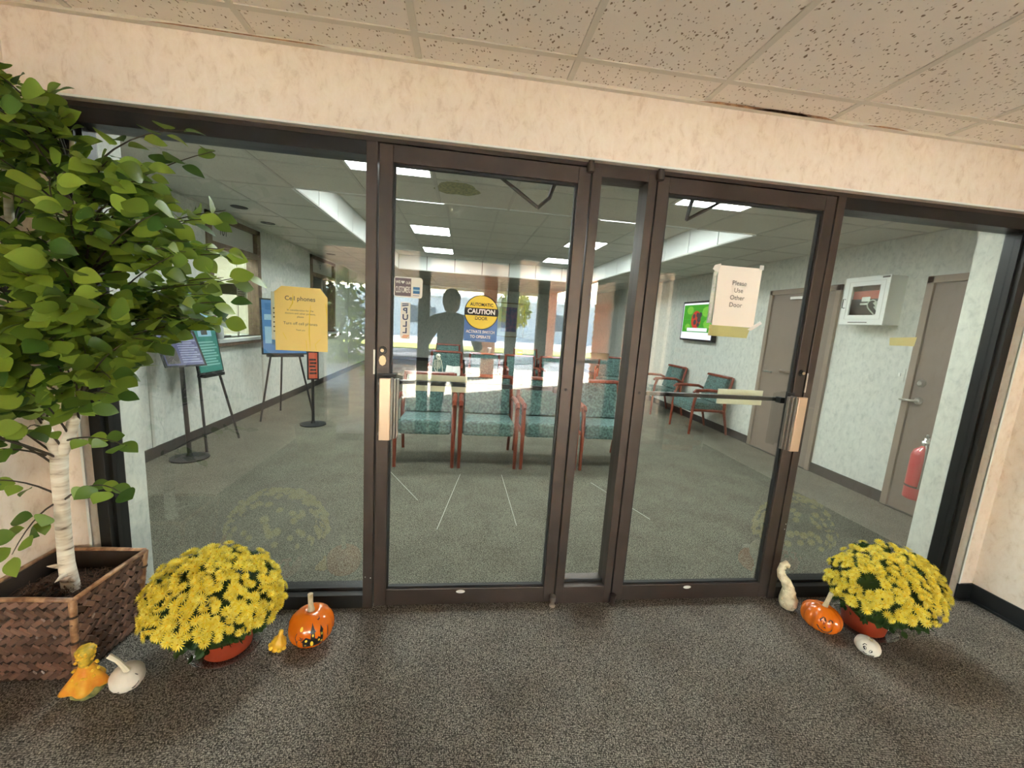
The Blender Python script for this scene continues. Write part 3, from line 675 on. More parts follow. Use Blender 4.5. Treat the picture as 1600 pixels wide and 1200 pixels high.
MB().hexa([(1.40, .0128, 1.480), (1.418, .0128, 1.474), (1.418, .0134, 1.474), (1.40, .0134, 1.480), (1.462, .0128, 1.525), (1.475, .0128, 1.513), (1.475, .0134, 1.513), (1.462, .0134, 1.525)]).build('tape', 'tape_clear', t)
mb = MB()
for k in range(14): mb.box((1.186+random.uniform(-.003, .003), .0165, 1.51+.018*k), (1.197+random.uniform(0, .004), .0175, 1.522+.018*k))
mb.build('torn_tape', 'tape_clear', t)
tag(sheet('adhesive_strip', [(1.203, 1.439), (1.413, 1.437), (1.424, 1.489), (1.203, 1.494)], .0262, .027, 'tape_yellow', None), 'pale yellow strip showing below the pink tinted paper on the right door', 'strip')
sheet('hidden_sheet', rect(1.188, 1.50, 1.40, 1.745), .0275, .0285, 'sheet_white', None)
tag(bpy.data.objects['hidden_sheet'], 'white sheet behind the pink tinted paper, only its left edge showing', 'notice'); bpy.data.objects['hidden_sheet'].name = 'paper_sheet'

# ================================================================== LOBBY
# reception windows in the left wall
def reception(n, y0, y1, zs, num, ny, lb, lit):
    d = struct('window_%d' % n, lb, 'window'); x = LX0; W_ = 'walnut'; f = .09
    B('window_frame', (x-.12, y0, zs), (x+.02, y0+f, 2.40), W_, d); B('window_frame', (x-.12, y1-f, zs), (x+.02, y1, 2.40), W_, d)
    B('window_frame', (x-.12, y0, 2.345), (x+.02, y1, 2.40), W_, d); B('transom_bar', (x-.12, y0+f, 2.03), (x+.02, y1-f, 2.10), W_, d)
    B('transom_panel', (x-.05, y0+f, 2.10), (x-.03, y1-f, 2.345), 'grid_lobby', d)
    text(num, .11, 'ink', d, (x-.028, ny, 2.235), normal='+x', weight=.001)
    B('counter', (x-.35, y0-.05, zs-.035), (x+.12, y1+.13, zs), 'shelf_grey', d); B('counter_edge', (x+.0, y0-.05, zs-.075), (x+.10, y1+.13, zs-.035), 'walnut', d)
    ym = (y0+y1)/2+.12
    for a, b in ((y0+f, ym), (ym-.02, y1-f)): B('glass_pane', (x-.07, a, zs), (x-.065, b, 2.03), 'pane', d)
    B('sash_edge', (x-.075, ym-.012, zs), (x-.055, ym+.004, 2.03), 'steel', d); B('sash_pull', (x-.054, ym-.01, 1.48), (x-.04, ym+.07, 1.495), 'black_satin', d)
    # the office behind
    o = struct('wall_office' if n == 4 else 'wall_office_far', 'cream patterned office walls seen through the reception window' if n == 4 else 'dim office walls seen through the far reception window', 'wall')
    X0 = x-1.3
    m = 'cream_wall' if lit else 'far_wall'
    B('wall_panel', (X0-.05, y0-.3, 0), (X0, y1+1.0, CE), m, o); B('wall_panel', (X0, y0-.35, 0), (x-.12, y0-.3, CE), m, o); B('wall_panel', (X0, y1+1.0, 0), (x-.12, y1+1.05, CE), m, o)
    B('office_ceiling', (X0, y0-.3, CE), (x-.12, y1+1.0, CE+.05), 'white_panel', o); B('office_floor', (X0, y0-.3, -.05), (x-.12, y1+1.0, 0), 'carpet_tube_tinted', o)
    if lit:
        B('wall_seam', (X0, y1-.05, 0), (X0+.004, y1-.04, CE), 'ink_grey', o)
        mb = MB()
        for i in range(9):
            for j in range(11):
                yy = y0-.2+.24*i+(.12 if j % 2 else 0); zz = .75+.16*j
                if zz < CE-.1: mb.box((X0, yy-.014, zz), (X0+.002, yy+.014, zz+.006)); mb.box((X0, yy+.004, zz-.018), (X0+.002, yy+.012, zz+.002))
        mb.build('wallpaper_sprig', 'tape_yellow', o)
        lp = thing('ceiling_light', 'ceiling light inside the reception office', 'ceiling light', (x-.7, y0+.5, CE))
        link('diffuser', MB().box((-.15, -.5, -.03), (.15, .5, -.005)).mesh('diffuser', 'tube_light'), lp, (0, 0, 0))
    return d
reception(4, 2.92, 4.05, 1.04, '101', 3.30, 'lit reception window with wooden frame and counter shelf on the lobby left wall', True)
reception(5, 5.84, 7.2, 1.0, '12', 6.42, 'dark framed window numbered 12 farther along the lobby left wall', False)
t = thing('keyboard', 'grey papers and keyboard lying on the reception counter', 'keyboard', (-2.86, 3.2, 1.04))
link('case', MB().hexa([(-.07, -.2, 0), (.07, -.2, 0), (.07, .2, 0), (-.07, .2, 0), (-.07, -.2, .035), (.07, -.2, .02), (.07, .2, .02), (-.07, .2, .035)]).mesh('case', 'ink_grey'), t, (0, 0, 0))
mb = MB(); [mb.box((-.055+.03*i, -.18+.04*j, .026-.003*i), (-.032+.03*i, -.148+.04*j, .04-.004*i)) for i in range(4) for j in range(9)]
link('key', mb.mesh('key', 'shelf_grey'), t, (0, 0, 0))
t = thing('hand_sanitizer', 'clear pump bottle standing on the reception counter', 'bottle', (-2.72, 3.05, 1.04))
link('bottle', MB().lathe([(.03, 0), (.034, .01), (.034, .12), (.012, .15), (.012, .165)], 14).mesh('bottle', 'shelf_grey', True), t, (0, 0, 0)); link('pump', MB().tube([(0, 0, .165), (0, 0, .19), (.03, 0, .19)], .006, 6).mesh('pump', 'white_paint'), t, (0, 0, 0))
t = thing('ornament', 'small brown autumn ornament at the end of the reception counter', 'ornament', (-2.69, 4.02, 1.04))
for k in range(9):
    a = k*2.4; link('blossom', MB().ell((.045*math.cos(a)*(1-.08*k), .06*math.sin(a)*(1-.08*k), .025+.014*k), (.024, .024, .02), 8, 6).mesh('blossom', 'bamboo' if k % 3 else 'sheet_warm_tint', True), t, (0, 0, 0))

# posters on stands
def easel(name, label, loc, rz, wd, ht, zb, lean, bodym, pieces, single=False, legs='ink'):
    t = thing(name, label, 'poster', loc, rz)
    c, s = math.cos(lean), math.sin(lean)
    def P(x, z, d=0): return (x, s*z-d*c, zb+c*z+d*s*0)
    def slab(x0, z0, x1, z1, d0, d1, m, nm):
        link(nm, MB().hexa([P(x0, z0, d1), P(x1, z0, d1), P(x1, z0, d0), P(x0, z0, d0), P(x0, z1, d1), P(x1, z1, d1), P(x1, z1, d0), P(x0, z1, d0)]).mesh(nm, m), t, (0, 0, 0))
    slab(-wd/2, 0, wd/2, ht, 0, .02, 'black_satin', 'poster_frame'); slab(-wd/2+.018, .018, wd/2-.018, ht-.018, .018, .023, bodym, 'poster_sheet')
    for x0, z0, x1, z1, m in pieces: slab(x0*wd, z0*ht, x1*wd, z1*ht, .022, .025, m, 'print_block')
    if single:
        link('pole', MB().tube([(0, .03, .02), (0, .03+s*ht*.3, zb+ht*.4)], .018, 10).mesh('pole', 'black_satin'), t, (0, 0, 0)); link('base', MB().lathe([(.15, 0), (.15, .012), (.03, .022), (.02, .05)], 20).mesh('base', 'black_satin'), t, (0, .03, 0))
    else:
        for x in (-.32*wd-.08, .32*wd+.08): link('leg', MB().tube([(x*1.25, -.10, .0), (x*.25, s*ht*.8+.01, zb+ht*.8)], .012, 8).mesh('leg', 'black_satin'), t, (0, 0, 0))
        link('leg', MB().tube([(0, .45, 0), (0, s*ht*.8+.02, zb+ht*.8)], .012, 8).mesh('leg', 'black_satin'), t, (0, 0, 0))
        link('ledge', MB().box((-.4*wd, -.05, zb-.03), (.4*wd, .03, zb)).mesh('ledge', 'black_satin'), t, (0, 0, 0))
    return t
lines_ = [(-.40, .10+.035*k, .38-.06*(k % 3), .118+.035*k, 'poster_teal_light') for k in range(9)]
easel('easel_poster', 'tall green poster with white print on a black easel by the reception window', (-2.50, 2.46, 0), R(84), .34, .80, .74, R(9), 'poster_green', lines_+[(-.40, .86, .38, .95, 'poster_teal_light'), (-.40, .78, .30, .83, 'poster_teal_light'), (-.26, .46, .26, .75, 'poster_sky'), (-.14, .48, .10, .72, 'ink_grey')])
easel('poster_stand', 'dark blue tilted information board on a black pole stand beside the tree', (-2.44, 2.02, 0), R(58), .32, .36, .86, R(32), 'poster_purple', [(-.05, .12+.065*k, .42-.05*(k % 3), .15+.065*k, 'poster_lilac') for k in range(11)]+[(-.42, .10, -.12, .52, 'ink_grey')], True)
easel('easel_poster', 'blue poster on a black easel behind the yellow notice', (-2.27, 3.62, 0), R(32), .52, .70, .84, R(7), 'poster_blue', [(-.42, .62, .30, .72, 'poster_sky'), (-.42, .2, .4, .5, 'poster_sky'), (-.40, .80, .2, .92, 'card_blue')])
t = easel('sign_stand', 'narrow red orange notice on a dark stand below the yellow notice', (-1.82, 3.30, 0), R(25), .13, .35, .58, R(3), 'sign_red', [(-.3+.05*(k % 2), .2+.12*k, .3-.05*(k % 3), .26+.12*k, 'ink') for k in range(5)], True)

# guest chairs
def make_chair():
    t = thing('guest_chair', 'x', 'chair')
    W = 'mahogany'
    def p(nm, mb, m, **k):
        bv = k.pop('bevel', 0); o = link(nm, mb.mesh(nm, m, k.get('smooth', False)), t, (0, 0, 0))
        if bv: b = o.modifiers.new('b', 'BEVEL'); b.width = bv; b.segments = 3
    # local: front is -y, width x
    mb = MB(); mb.hexa([(-.25, -.27, .325), (.25, -.27, .325), (.25, .25, .33), (-.25, .25, .33), (-.25, -.27, .475), (.25, -.27, .475), (.25, .25, .44), (-.25, .25, .44)]); p('seat', mb, 'fabric_green', bevel=.03)
    mb = MB(); mb.hexa([(-.25, .16, .45), (.25, .16, .45), (.25, .235, .45), (-.25, .235, .45), (-.235, .25, .83), (.235, .25, .83), (.235, .31, .83), (-.235, .31, .83)]); p('backrest', mb, 'fabric_green', bevel=.02)
    mb = MB(); mb.hexa([(-.26, .245, .83), (.26, .245, .83), (.26, .32, .83), (-.26, .32, .83), (-.255, .252, .862), (.255, .252, .862), (.255, .325, .862), (-.255, .325, .862)]); p('top_rail', mb, W, bevel=.008)
    for s in (-1, 1):
        x = s*.275
        p('leg', MB().tube([(x, -.26, 0), (x, -.25, .36), (x, -.235, .52), (x, -.20, .64)], [.017, .021, .022, .022], 8), W)
        p('leg', MB().tube([(x, .33, 0), (x, .24, .36), (x, .24, .5), (s*.262, .325, .85)], [.016, .021, .022, .018], 8), W)
        p('armrest', MB().tube([(x, -.27, .615), (x, -.235, .645), (x, -.05, .652), (x, .14, .645), (x, .262, .60)], [.018, .024, .024, .022, .018], 8), W)
        p('side_rail', MB().tube([(x, -.25, .36), (x, .24, .35)], .02, 8), W)
    p('front_rail', MB().box((-.27, -.20, .335), (.27, -.175, .37)), W); p('back_rail', MB().box((-.27, .235, .31), (.27, .26, .36)), W)
    return t
proto = make_chair(); used = [False]
def chair(x, y, rz, label, group):
    o = proto if not used[0] else copy_tree(proto)
    used[0] = True; o.location = (x, y, 0); o.rotation_euler = (0, 0, rz); tag(o, label, 'chair', group); return o
for k, x in enumerate((-.33, .285, .90, 1.51)):
    chair(x, 2.18, 0, ['green upholstered wooden chair at the left end of the front row', 'second green chair from the left in the front row', 'third green chair from the left in the front row', 'front row green chair seen through the narrow glass between doors'][k], 'front row of lobby chairs')
for k, x in enumerate((-.28, .40, 1.05, 1.70)):
    chair(x, 5.1, 0, ['green chair in the second row holding the small skeleton', 'second row green chair behind the caution sticker', 'second row green chair below the framed picture', 'rightmost green chair of the second row'][k], 'second row of lobby chairs')
chair(-.34, 7.05, 0, 'lone green chair back seen above the skeleton chair', 'back row of lobby chairs')
chair(1.45, 7.05, 0, 'green chair standing behind the second row, right of the picture', 'back row of lobby chairs')
chair(3.58, 3.72, R(-90), 'green armchair against the right lobby wall next to the taupe door', 'chairs along the right lobby wall')
chair(3.58, 4.95, R(-90), 'green armchair against the right lobby wall below the television', 'chairs along the right lobby wall')
chair(3.02, 6.0, R(-25), 'reddish wooden armchair standing in the far right of the lobby', 'chairs along the right lobby wall')

# skeleton + booklet on a second row chair
t = thing('toy_skeleton', 'small pale toy skeleton sitting on a second row chair', 'skeleton', (-.40, 4.93, .47), R(25))
mb = MB(); mb.ell((0, 0, .325), (.042, .048, .046), 14, 10); mb.hexa([(-.022, -.05, .27), (.022, -.05, .27), (.022, -.005, .275), (-.022, -.005, .275), (-.026, -.045, .3), (.026, -.045, .3), (.026, 0, .3), (-.026, 0, .3)]); sk = link('skull', mb.mesh('skull', 'bone', True), t, (0, 0, 0))
mb = MB()
for s in (-1, 1): mb.ell((s*.018, -.043, .325), (.011, .006, .012), 8, 6)
mb.ell((0, -.049, .305), (.005, .004, .007), 6, 4); link('eye_socket', mb.mesh('eye_socket', 'ink'), sk, (0, 0, 0))
link('spine', MB().tube([(0, .02, 0), (0, .03, .12), (0, .015, .28)], .009, 6).mesh('spine', 'bone'), t, (0, 0, 0))
for k in range(6):
    z = .135+.02*k; r = .05-.004*abs(k-2)
    link('rib', MB().tube([(r*math.sin(a)*1.0, .0-.9*r*math.cos(a)+.01, z-.012*math.cos(a)) for a in [R(-160+40*i) for i in range(9)]], .0045, 5).mesh('rib', 'bone'), t, (0, 0, 0))
for s in (-1, 1):
    link('arm', MB().tube([(0, .01, .262), (s*.055, .01, .262), (s*.075, .0, .16), (s*.06, -.06, .08), (s*.05, -.09, .05)], [.008, .009, .007, .007, .012], 6).mesh('arm', 'bone'), t, (0, 0, 0))
    link('leg', MB().tube([(s*.03, .0, .02), (s*.045, -.16, .05), (s*.045, -.19, -.04), (s*.045, -.24, -.05)], [.012, .009, .008, .01], 6).mesh('leg', 'bone'), t, (0, 0, 0))
mb = MB(); mb.ell((0, .01, .03), (.045, .03, .025), 10, 6); link('pelvis', mb.mesh('pelvis', 'bone', True), t, (0, 0, 0))
t = thing('booklet', 'open white booklet leaning on the skeleton chair', 'booklet', (-.16, 4.95, .47), R(-15))
for s in (-1, 1): link('page', MB().hexa([(0, -.02, .0), (s*.13, .0, .02), (s*.13, .005, .02), (0, -.015, 0), (0, .05, .16), (s*.13, .09, .17), (s*.13, .095, .17), (0, .055, .16)]).mesh('page', 'sheet_white'), t, (0, 0, 0))
t = thing('paper_cup', 'small white cup standing on the rail behind the caution sticker', 'cup', (.48, 5.39, .862))
link('cup', MB().lathe([(.028, 0), (.036, .075), (.038, .08), (.034, .08), (.026, .01)], 16).mesh('cup', 'white_paint', True), t, (0, 0, 0)); link('lid', MB().lathe([(.04, .08), (.04, .09), (.03, .1), (.001, .1)], 16).mesh('lid', 'sheet_white', True), t, (0, 0, 0))
t = thing('gift_bag', 'small yellow box with blue print on a second row chair', 'box', (1.02, 5.39, .862))
link('box', MB().box((-.06, -.03, 0), (.06, .03, .11)).mesh('box', 'sticker_yellow'), t, (0, 0, 0)); link('print', MB().box((-.03, -.032, .03), (.05, -.03, .06)).mesh('print', 'card_blue'), t, (0, 0, 0))

# picture on the far wall
t = thing('framed_picture', 'blue and purple print in a gilt frame on the far lobby wall', 'picture', (1.46, LY1-.03, 1.0)); t.rotation_euler = (0, 0, 0)
def fr(x0, z0, x1, z1, wd, y0, y1, m, nm):
    mb = MB()
    for a, b in (((x0, z0), (x1, z0+wd)), ((x0, z1-wd), (x1, z1)), ((x0, z0+wd), (x0+wd, z1-wd)), ((x1-wd, z0+wd), (x1, z1-wd))): mb.box((a[0], y0, a[1]), (b[0], y1, b[1]))
    return link(nm, mb.mesh(nm, m), t, (0, 0, 0))
fr(-.53, -.06, .53, 1.07, .04, -.02, .03, 'gilt', 'frame'); link('mat_board', MB().box((-.49, 0, -.02), (.49, .02, 1.03)).mesh('mat_board', 'art_mat'), t, (0, 0, 0)); link('print', MB().box((-.24, -.008, .12), (.26, .0, .92)).mesh('print', 'art_blue'), t, (0, 0, 0))

# television on the right wall
t = thing('television', 'wall television showing a red ladybird on green leaves', 'television', (LX1-.05, 4.52, 1.66))
def tv(nm, y0, z0, y1, z1, x, m, th=.006): return link(nm, MB().box((x, y0, z0), (x+th, y1, z1)).mesh(nm, m), t, (0, 0, 0))
tv('bezel', -.47, -.33, .47, .33, -.03, 'black_plastic', .075); tv('screen', -.44, -.30, .44, .30, -.035, 'screen_white')
tv('picture_area', -.42, -.24, .42, .27, -.038, 'screen_green')
for yy, zz, r in ((-.25, .15, .12), (.22, .18, .1), (-.3, -.05, .1), (.25, -.1, .08)): link('leaf_blot', MB().ell((-.039, yy, zz), (.002, r, r*.7), 14, 6).mesh('leaf_blot', 'screen_lime'), t, (0, 0, 0))
link('ladybird', MB().ell((-.041, .02, .02), (.003, .14, .15), 18, 8).mesh('ladybird', 'screen_red'), t, (0, 0, 0))
mb = MB()
for yy, zz, r in ((-.07, .03, .055), (-.02, .1, .04), (.04, -.02, .045), (-.06, -.06, .04), (.08, .08, .04), (-.1, .1, .045)): mb.ell((-.044, yy, zz), (.002, r, r), 10, 5)
link('ladybird_spot', mb.mesh('ladybird_spot', 'screen_black'), t, (0, 0, 0))
tv('caption_bar', -.32, -.17, .25, -.115, -.045, 'screen_white'); tv('caption_bar', -.42, -.24, .40, -.185, -.045, 'screen_white')

# taupe doors in the right lobby wall
def solid_door(n, y0, y1, lb, hinge_far, near_cut=False):
    d = struct('door_%d' % n, lb, 'door'); x = LX1; f = .055
    for a, b in ((y0, y0+f), (y1-f, y1)): B('door_frame', (x-.03, a, 0), (x+.02, b, 2.06), 'jamb_taupe', d, .003)
    B('door_frame', (x-.03, y0, 2.0), (x+.02, y1, 2.06), 'jamb_taupe', d, .003)
    B('door_leaf', (x-.012, y0+f+.003, .01), (x+.03, y1-f-.003, 1.997), 'door_taupe', d)
    B('threshold', (x-.03, y0, 0), (x, y1, .008), 'bronze_black', d)
    return d
d = solid_door(3, 2.03, 3.03, 'taupe lobby door nearer the television', True)
B('closer_bracket', (LX1-.06, 2.45, 1.93), (LX1-.012, 2.65, 1.96), 'steel', d)
MB().tube([(LX1-.012, 2.87, 1.03), (LX1-.07, 2.87, 1.03), (LX1-.072, 2.74, 1.03)], .010, 8).build('lever_handle', 'steel', d)
MB().tube([(LX1-.012, 2.35, 1.06), (LX1-.06, 2.38, 1.07), (LX1-.06, 2.62, 1.07), (LX1-.012, 2.66, 1.06)], [.006, .016, .018, .006], 8).build('guard_bar', 'walnut', d)
B('kick_line', (LX1-.014, 2.1, .70), (LX1-.011, 2.96, .706), 'jamb_taupe', d)
d = solid_door(4, .25, 1.235, 'taupe lobby door beside the fire extinguisher', False)
kb = MB().lathe([(.001, .03), (.018, .03), (.028, .012), (.03, 0)], 20).build('dead_bolt', 'steel', d); kb.matrix_basis = Matrix.Translation((LX1-.012, 1.115, 1.15)) @ Matrix.Rotation(R(-90), 4, 'Y')
kb = MB().lathe([(.001, .02), (.022, .02), (.032, .006), (.033, 0)], 20).build('rose', 'steel', d); kb.matrix_basis = Matrix.Translation((LX1-.012, 1.115, .995)) @ Matrix.Rotation(R(-90), 4, 'Y')
MB().tube([(LX1-.012, 1.115, .995), (LX1-.065, 1.115, .995), (LX1-.07, 1.15, .994), (LX1-.068, 1.225, .99)], [.011, .011, .010, .008], 10).build('lever_handle', 'steel', d, smooth=True)
t = thing('outlet_plate', 'pale switch plate on the wall left of the near taupe door', 'switch', (LX1, 1.31, 1.2))
link('plate', MB().box((-.006, -.038, -.06), (0, .038, .06)).mesh('plate', 'paper_tube_tinted'), t, (0, 0, 0)); link('toggle', MB().box((-.014, -.008, -.015), (-.005, .008, .015)).mesh('toggle', 'sheet_white'), t, (0, 0, 0))
# defibrillator cabinet
t = thing('wall_cabinet', 'white wall cabinet with a window showing a black case with a heart and bolt', 'cabinet', (LX1, 1.62, 1.64))
def cb(nm, a, b, m, par=None): return link(nm, MB().box(a, b).mesh(nm, m), par or t, (0, 0, 0))
cb('body', (-.17, -.205, 0), (0, .205, .005), 'white_paint'); cb('body', (-.17, -.205, .435), (0, .205, .44), 'white_paint'); cb('body', (-.17, -.205, .005), (0, -.20, .435), 'white_paint'); cb('body', (-.17, .20, .005), (0, .205, .435), 'white_paint'); cb('body', (-.005, -.2, .005), (0, .2, .435), 'white_paint')
dr = cb('cabinet_door', (-.185, -.215, -.005), (-.17, -.135, .445), 'white_paint')
for a, b in (((-.185, .135, -.005), (-.17, .215, .445)), ((-.185, -.135, -.005), (-.17, .135, .085)), ((-.185, -.135, .36), (-.17, .135, .445))): cb('door_frame', a, b, 'white_paint', dr)
cb('door_window', (-.176, -.135, .085), (-.174, .135, .36), 'pane', dr)
for a, b in (((-.187, -.18, .045), (-.185, -.178, .40)), ((-.187, .165, .045), (-.185, .167, .40)), ((-.187, -.18, .40), (-.185, .167, .402)), ((-.187, -.18, .045), (-.185, .167, .047))): cb('door_groove', a, b, 'grid_lobby', dr)
hd = link('handle', MB().tube([(-.185, .185, .24), (-.21, .185, .24), (-.21, .185, .155), (-.185, .185, .155)], .004, 6).mesh('handle', 'black_satin'), dr, (0, 0, 0))
cb('logo', (-.1865, -.205, .42), (-.185, -.14, .435), 'ink_grey', dr); cb('small_print', (-.1865, -.07, .012), (-.185, .12, .02), 'ink_grey', dr)
cs = cb('black_case', (-.14, -.18, .01), (-.03, .18, .24), 'black_satin'); cb('red_case_top', (-.12, -.17, .24), (-.03, .17, .32), 'sign_red')
cb('case_label', (-.142, -.02, .215), (-.14, .06, .26), 'sheet_white', cs); cb('case_label', (-.142, .0, .185), (-.14, .07, .203), 'sheet_white', cs)
hp = [(-.09+.085*math.sin(a)**3, .165+.085*(13*math.cos(a)-5*math.cos(2*a)-2*math.cos(3*a)-math.cos(4*a))/16) for a in [2*math.pi*k/28 for k in range(29)]]
link('heart_outline', MB().tube([(-.142, p[0], p[1]) for p in hp], .006, 6).mesh('heart_outline', 'sheet_white'), cs, (0, 0, 0))
link('bolt', MB().prism([(-.085, .215), (-.055, .20), (-.085, .17), (-.065, .165), (-.115, .11), (-.098, .15), (-.115, .155)], -.1445, -.141, 'x').mesh('bolt', 'sheet_white'), cs, (0, 0, 0))
# fire extinguisher on the lobby side of the pier
t = thing('fire_extinguisher', 'red fire extinguisher with chrome valve hanging beside the near taupe door', 'extinguisher', (3.03, .335, .45), R(35))
def ex(nm, mb, m, sm=True): return link(nm, mb.mesh(nm, m, sm), t, (0, 0, 0))
ex('cylinder', MB().lathe([(.045, 0), (.058, .008), (.06, .02), (.06, .30), (.05, .335), (.026, .355), (.022, .365)], 24), 'red_metal')
ex('valve', MB().lathe([(.022, .365), (.024, .37), (.024, .395), (.014, .40), (.014, .42), (.001, .42)], 14), 'steel')
ex('lever', MB().tube([(.01, 0, .425), (-.05, 0, .445), (-.085, 0, .45)], .008, 6), 'steel'); ex('lever', MB().tube([(.01, 0, .40), (-.05, 0, .405), (-.08, 0, .395)], .008, 6), 'steel')
ex('gauge', MB().ell((-.02, -.03, .385), (.016, .008, .016), 10, 6), 'brass')
ex('hose', MB().tube([(-.02, 0, .385), (-.055, -.01, .36), (-.07, -.015, .27), (-.068, -.015, .15), (-.068, -.015, .09)], [.007, .007, .007, .007, .011], 8), 'handle_side')
ex('strap', MB().lathe([(.0612, .085), (.0612, .097)], 24), 'black_satin'); ex('wall_hook', MB().tube([(-.02, -.03, .35), (-.066, -.0945, .35), (-.066, -.0945, .28)], .012, 8), 'black_satin', False)

# ================================================================== TREE IN WOVEN BASKET
Z0, Z1 = 0.0, .36
bc = [(-1.645, -.345), (-1.378, -.352), (-1.368, -.09), (-1.645, -.085)]; tcn = [(-1.668, -.372), (-1.340, -.380), (-1.328, -.072), (-1.668, -.066)]
bk = thing('planter_basket', 'dark brown woven bamboo basket planter holding the artificial tree', 'basket', (-1.51, -.22, 0))
def bp(side, u, v, d=0.0):
    a, b = side, (side+1) % 4
    p = Vector((*[bc[a][i]*(1-u)+bc[b][i]*u for i in (0, 1)], 0)); q = Vector((*[tcn[a][i]*(1-u)+tcn[b][i]*u for i in (0, 1)], 0))
    r = p.lerp(q, v); r.z = Z0+.012+(Z1-.012)*v
    e = Vector((bc[b][0]-bc[a][0], bc[b][1]-bc[a][1], 0)).normalized(); n = Vector((e.y, -e.x, 0))
    return r+n*d
for s in range(4):
    mb = MB(); mb.hexa([bp(s, 0, 0), bp(s, 1, 0), bp(s, 1, 0, -.01), bp(s, 0, 0, -.01), bp(s, 0, 1), bp(s, 1, 1), bp(s, 1, 1, -.01), bp(s, 0, 1, -.01)]); mb.build('side_panel', 'basket_in', bk)
B('bottom', (-1.645, -.345, .003), (-1.375, -.09, .012), 'basket_in', bk)
strip_me = MB().hexa([(-.5, -.5, 0), (.5, -.5, 0), (.5, .5, 0), (-.5, .5, 0), (-.42, -.36, 1), (.42, -.36, 1), (.42, .36, 1), (-.42, .36, 1)]).mesh('woven_strip', 'basket')
stuffb = MB()
for s in range(4):
    rows, cols = 9, 10
    for j in range(rows):
        for i in range(cols):
            u = (i+.5+(.25 if j % 2 else -.25))/cols; v = (j+.5)/rows
            if u < .02 or u > .98: continue
            c = bp(s, u, v, .001); ex_ = (bp(s, min(1, u+.02), v)-bp(s, max(0, u-.02), v)).normalized(); ez_ = (bp(s, u, min(1, v+.02))-bp(s, u, max(0, v-.02))).normalized(); en = ex_.cross(ez_).normalized()
            ang = R(-38 if j % 2 else 33)+random.uniform(-.12, .12)
            ax = ex_*math.cos(ang)+ez_*math.sin(ang); az_ = en.cross(ax)
            w_, h_ = .046*random.uniform(.9, 1.1), .0225*random.uniform(.85, 1.1); tk = .007*random.uniform(.5, 1.4)
            tw = random.uniform(-.09, .09); en2 = (en+ax*tw).normalized()
            mt = Matrix((ax*w_, az_*h_, en2*tk)).transposed().to_4x4(); mt.translation = c
            if s in (0, 1): link('woven_strip', strip_me, bk).matrix_basis = mt
            else: stuffb.add([mt @ v_.co for v_ in strip_me.vertices], [tuple(p.vertices) for p in strip_me.polygons])
tag(stuffb.build('woven_back', 'basket', bk), kind='stuff')
for s in range(4):
    MB().tube([bp(s, 0, 1, .004), bp(s, .5, 1.012, .004), bp(s, 1, 1, .004)], .0085, 10).build('rim_rod', 'bamboo', bk, smooth=True)
    pts = [bp(s, 1, v/8.0, .003) for v in range(9)]
    MB().tube([p for p in pts], [.011, .0118, .0105, .0122, .011, .012, .0106, .012, .0112], 10).build('corner_pole', 'bamboo', bk, smooth=True)
    for v in (.2, .48, .8):
        p = bp(s, 1, v, .003); MB().tube([p-Vector((0, 0, .004)), p+Vector((0, 0, .004))], .0135, 10).build('pole_binding', 'basket_in', bk)
tag(B('soil_fill', (-1.640, -.348, .2), (-1.368, -.094, .292), 'soil', bk), kind='stuff')
mb = MB(); rng = random.Random(3)
for k in range(420):
    x, y = rng.uniform(-1.63, -1.375), rng.uniform(-.34, -.1); z = .292+.045*max(0, 1-((x+1.55)**2+(y+.25)**2)/.012)*rng.uniform(.3, 1); a = rng.uniform(0, 6.28); l = rng.uniform(.015, .04)
    mb.tube([(x-l*math.cos(a), y-l*math.sin(a), z-.004), (x, y, z+rng.uniform(.004, .02)), (x+l*math.cos(a+.5), y+l*math.sin(a+.5), z-.003)], .0011, 3, False)
tag(mb.build('moss_fibre', 'moss', bk), kind='stuff')

tree = thing('artificial_tree', 'tall artificial birch tree with round green leaves standing in the basket', 'tree', (-1.48, -.23, .25))
trunk = [(-1.475, -.225, .255), (-1.480, -.23, .30), (-1.486, -.23, .405), (-1.482, -.232, .54), (-1.474, -.235, .67), (-1.468, -.238, .77), (-1.460, -.24, .845)]
brL = [(-1.456, -.242, .835), (-1.484, -.255, .957), (-1.510, -.26, 1.08), (-1.508, -.27, 1.205), (-1.497, -.28, 1.404), (-1.484, -.29, 1.615), (-1.462, -.30, 1.818), (-1.475, -.32, 1.98)]
brR = [(-1.458, -.24, .84), (-1.428, -.23, .918), (-1.398, -.22, 1.041), (-1.364, -.22, 1.185), (-1.337, -.22, 1.303), (-1.326, -.23, 1.484), (-1.316, -.235, 1.669), (-1.322, -.24, 1.826), (-1.31, -.25, 1.95)]
MB().tube(trunk, [.027, .027, .0235, .022, .022, .0235, .024], 14).build('trunk', 'birch', tree, smooth=True)
MB().tube(brL, [.019, .0165, .0145, .0135, .0125, .0115, .010, .006], 12).build('branch', 'birch', tree, smooth=True)
MB().tube(brR, [.019, .0175, .0165, .0155, .0145, .013, .012, .010, .006], 12).build('branch', 'birch', tree, smooth=True)
for p, d in (((-1.462, -.245, .345), (.028, -.02, .008)), ((-1.497, -.24, .40), (-.018, -.02, .012)), ((-1.478, -.25, .37), (.0, -.03, -.004))):
    MB().tube([p, Vector(p)+Vector(d)*.7, Vector(p)+Vector(d)*1.3], [.011, .007, .001], 7).build('bark_flake', 'birch', tree, smooth=True)

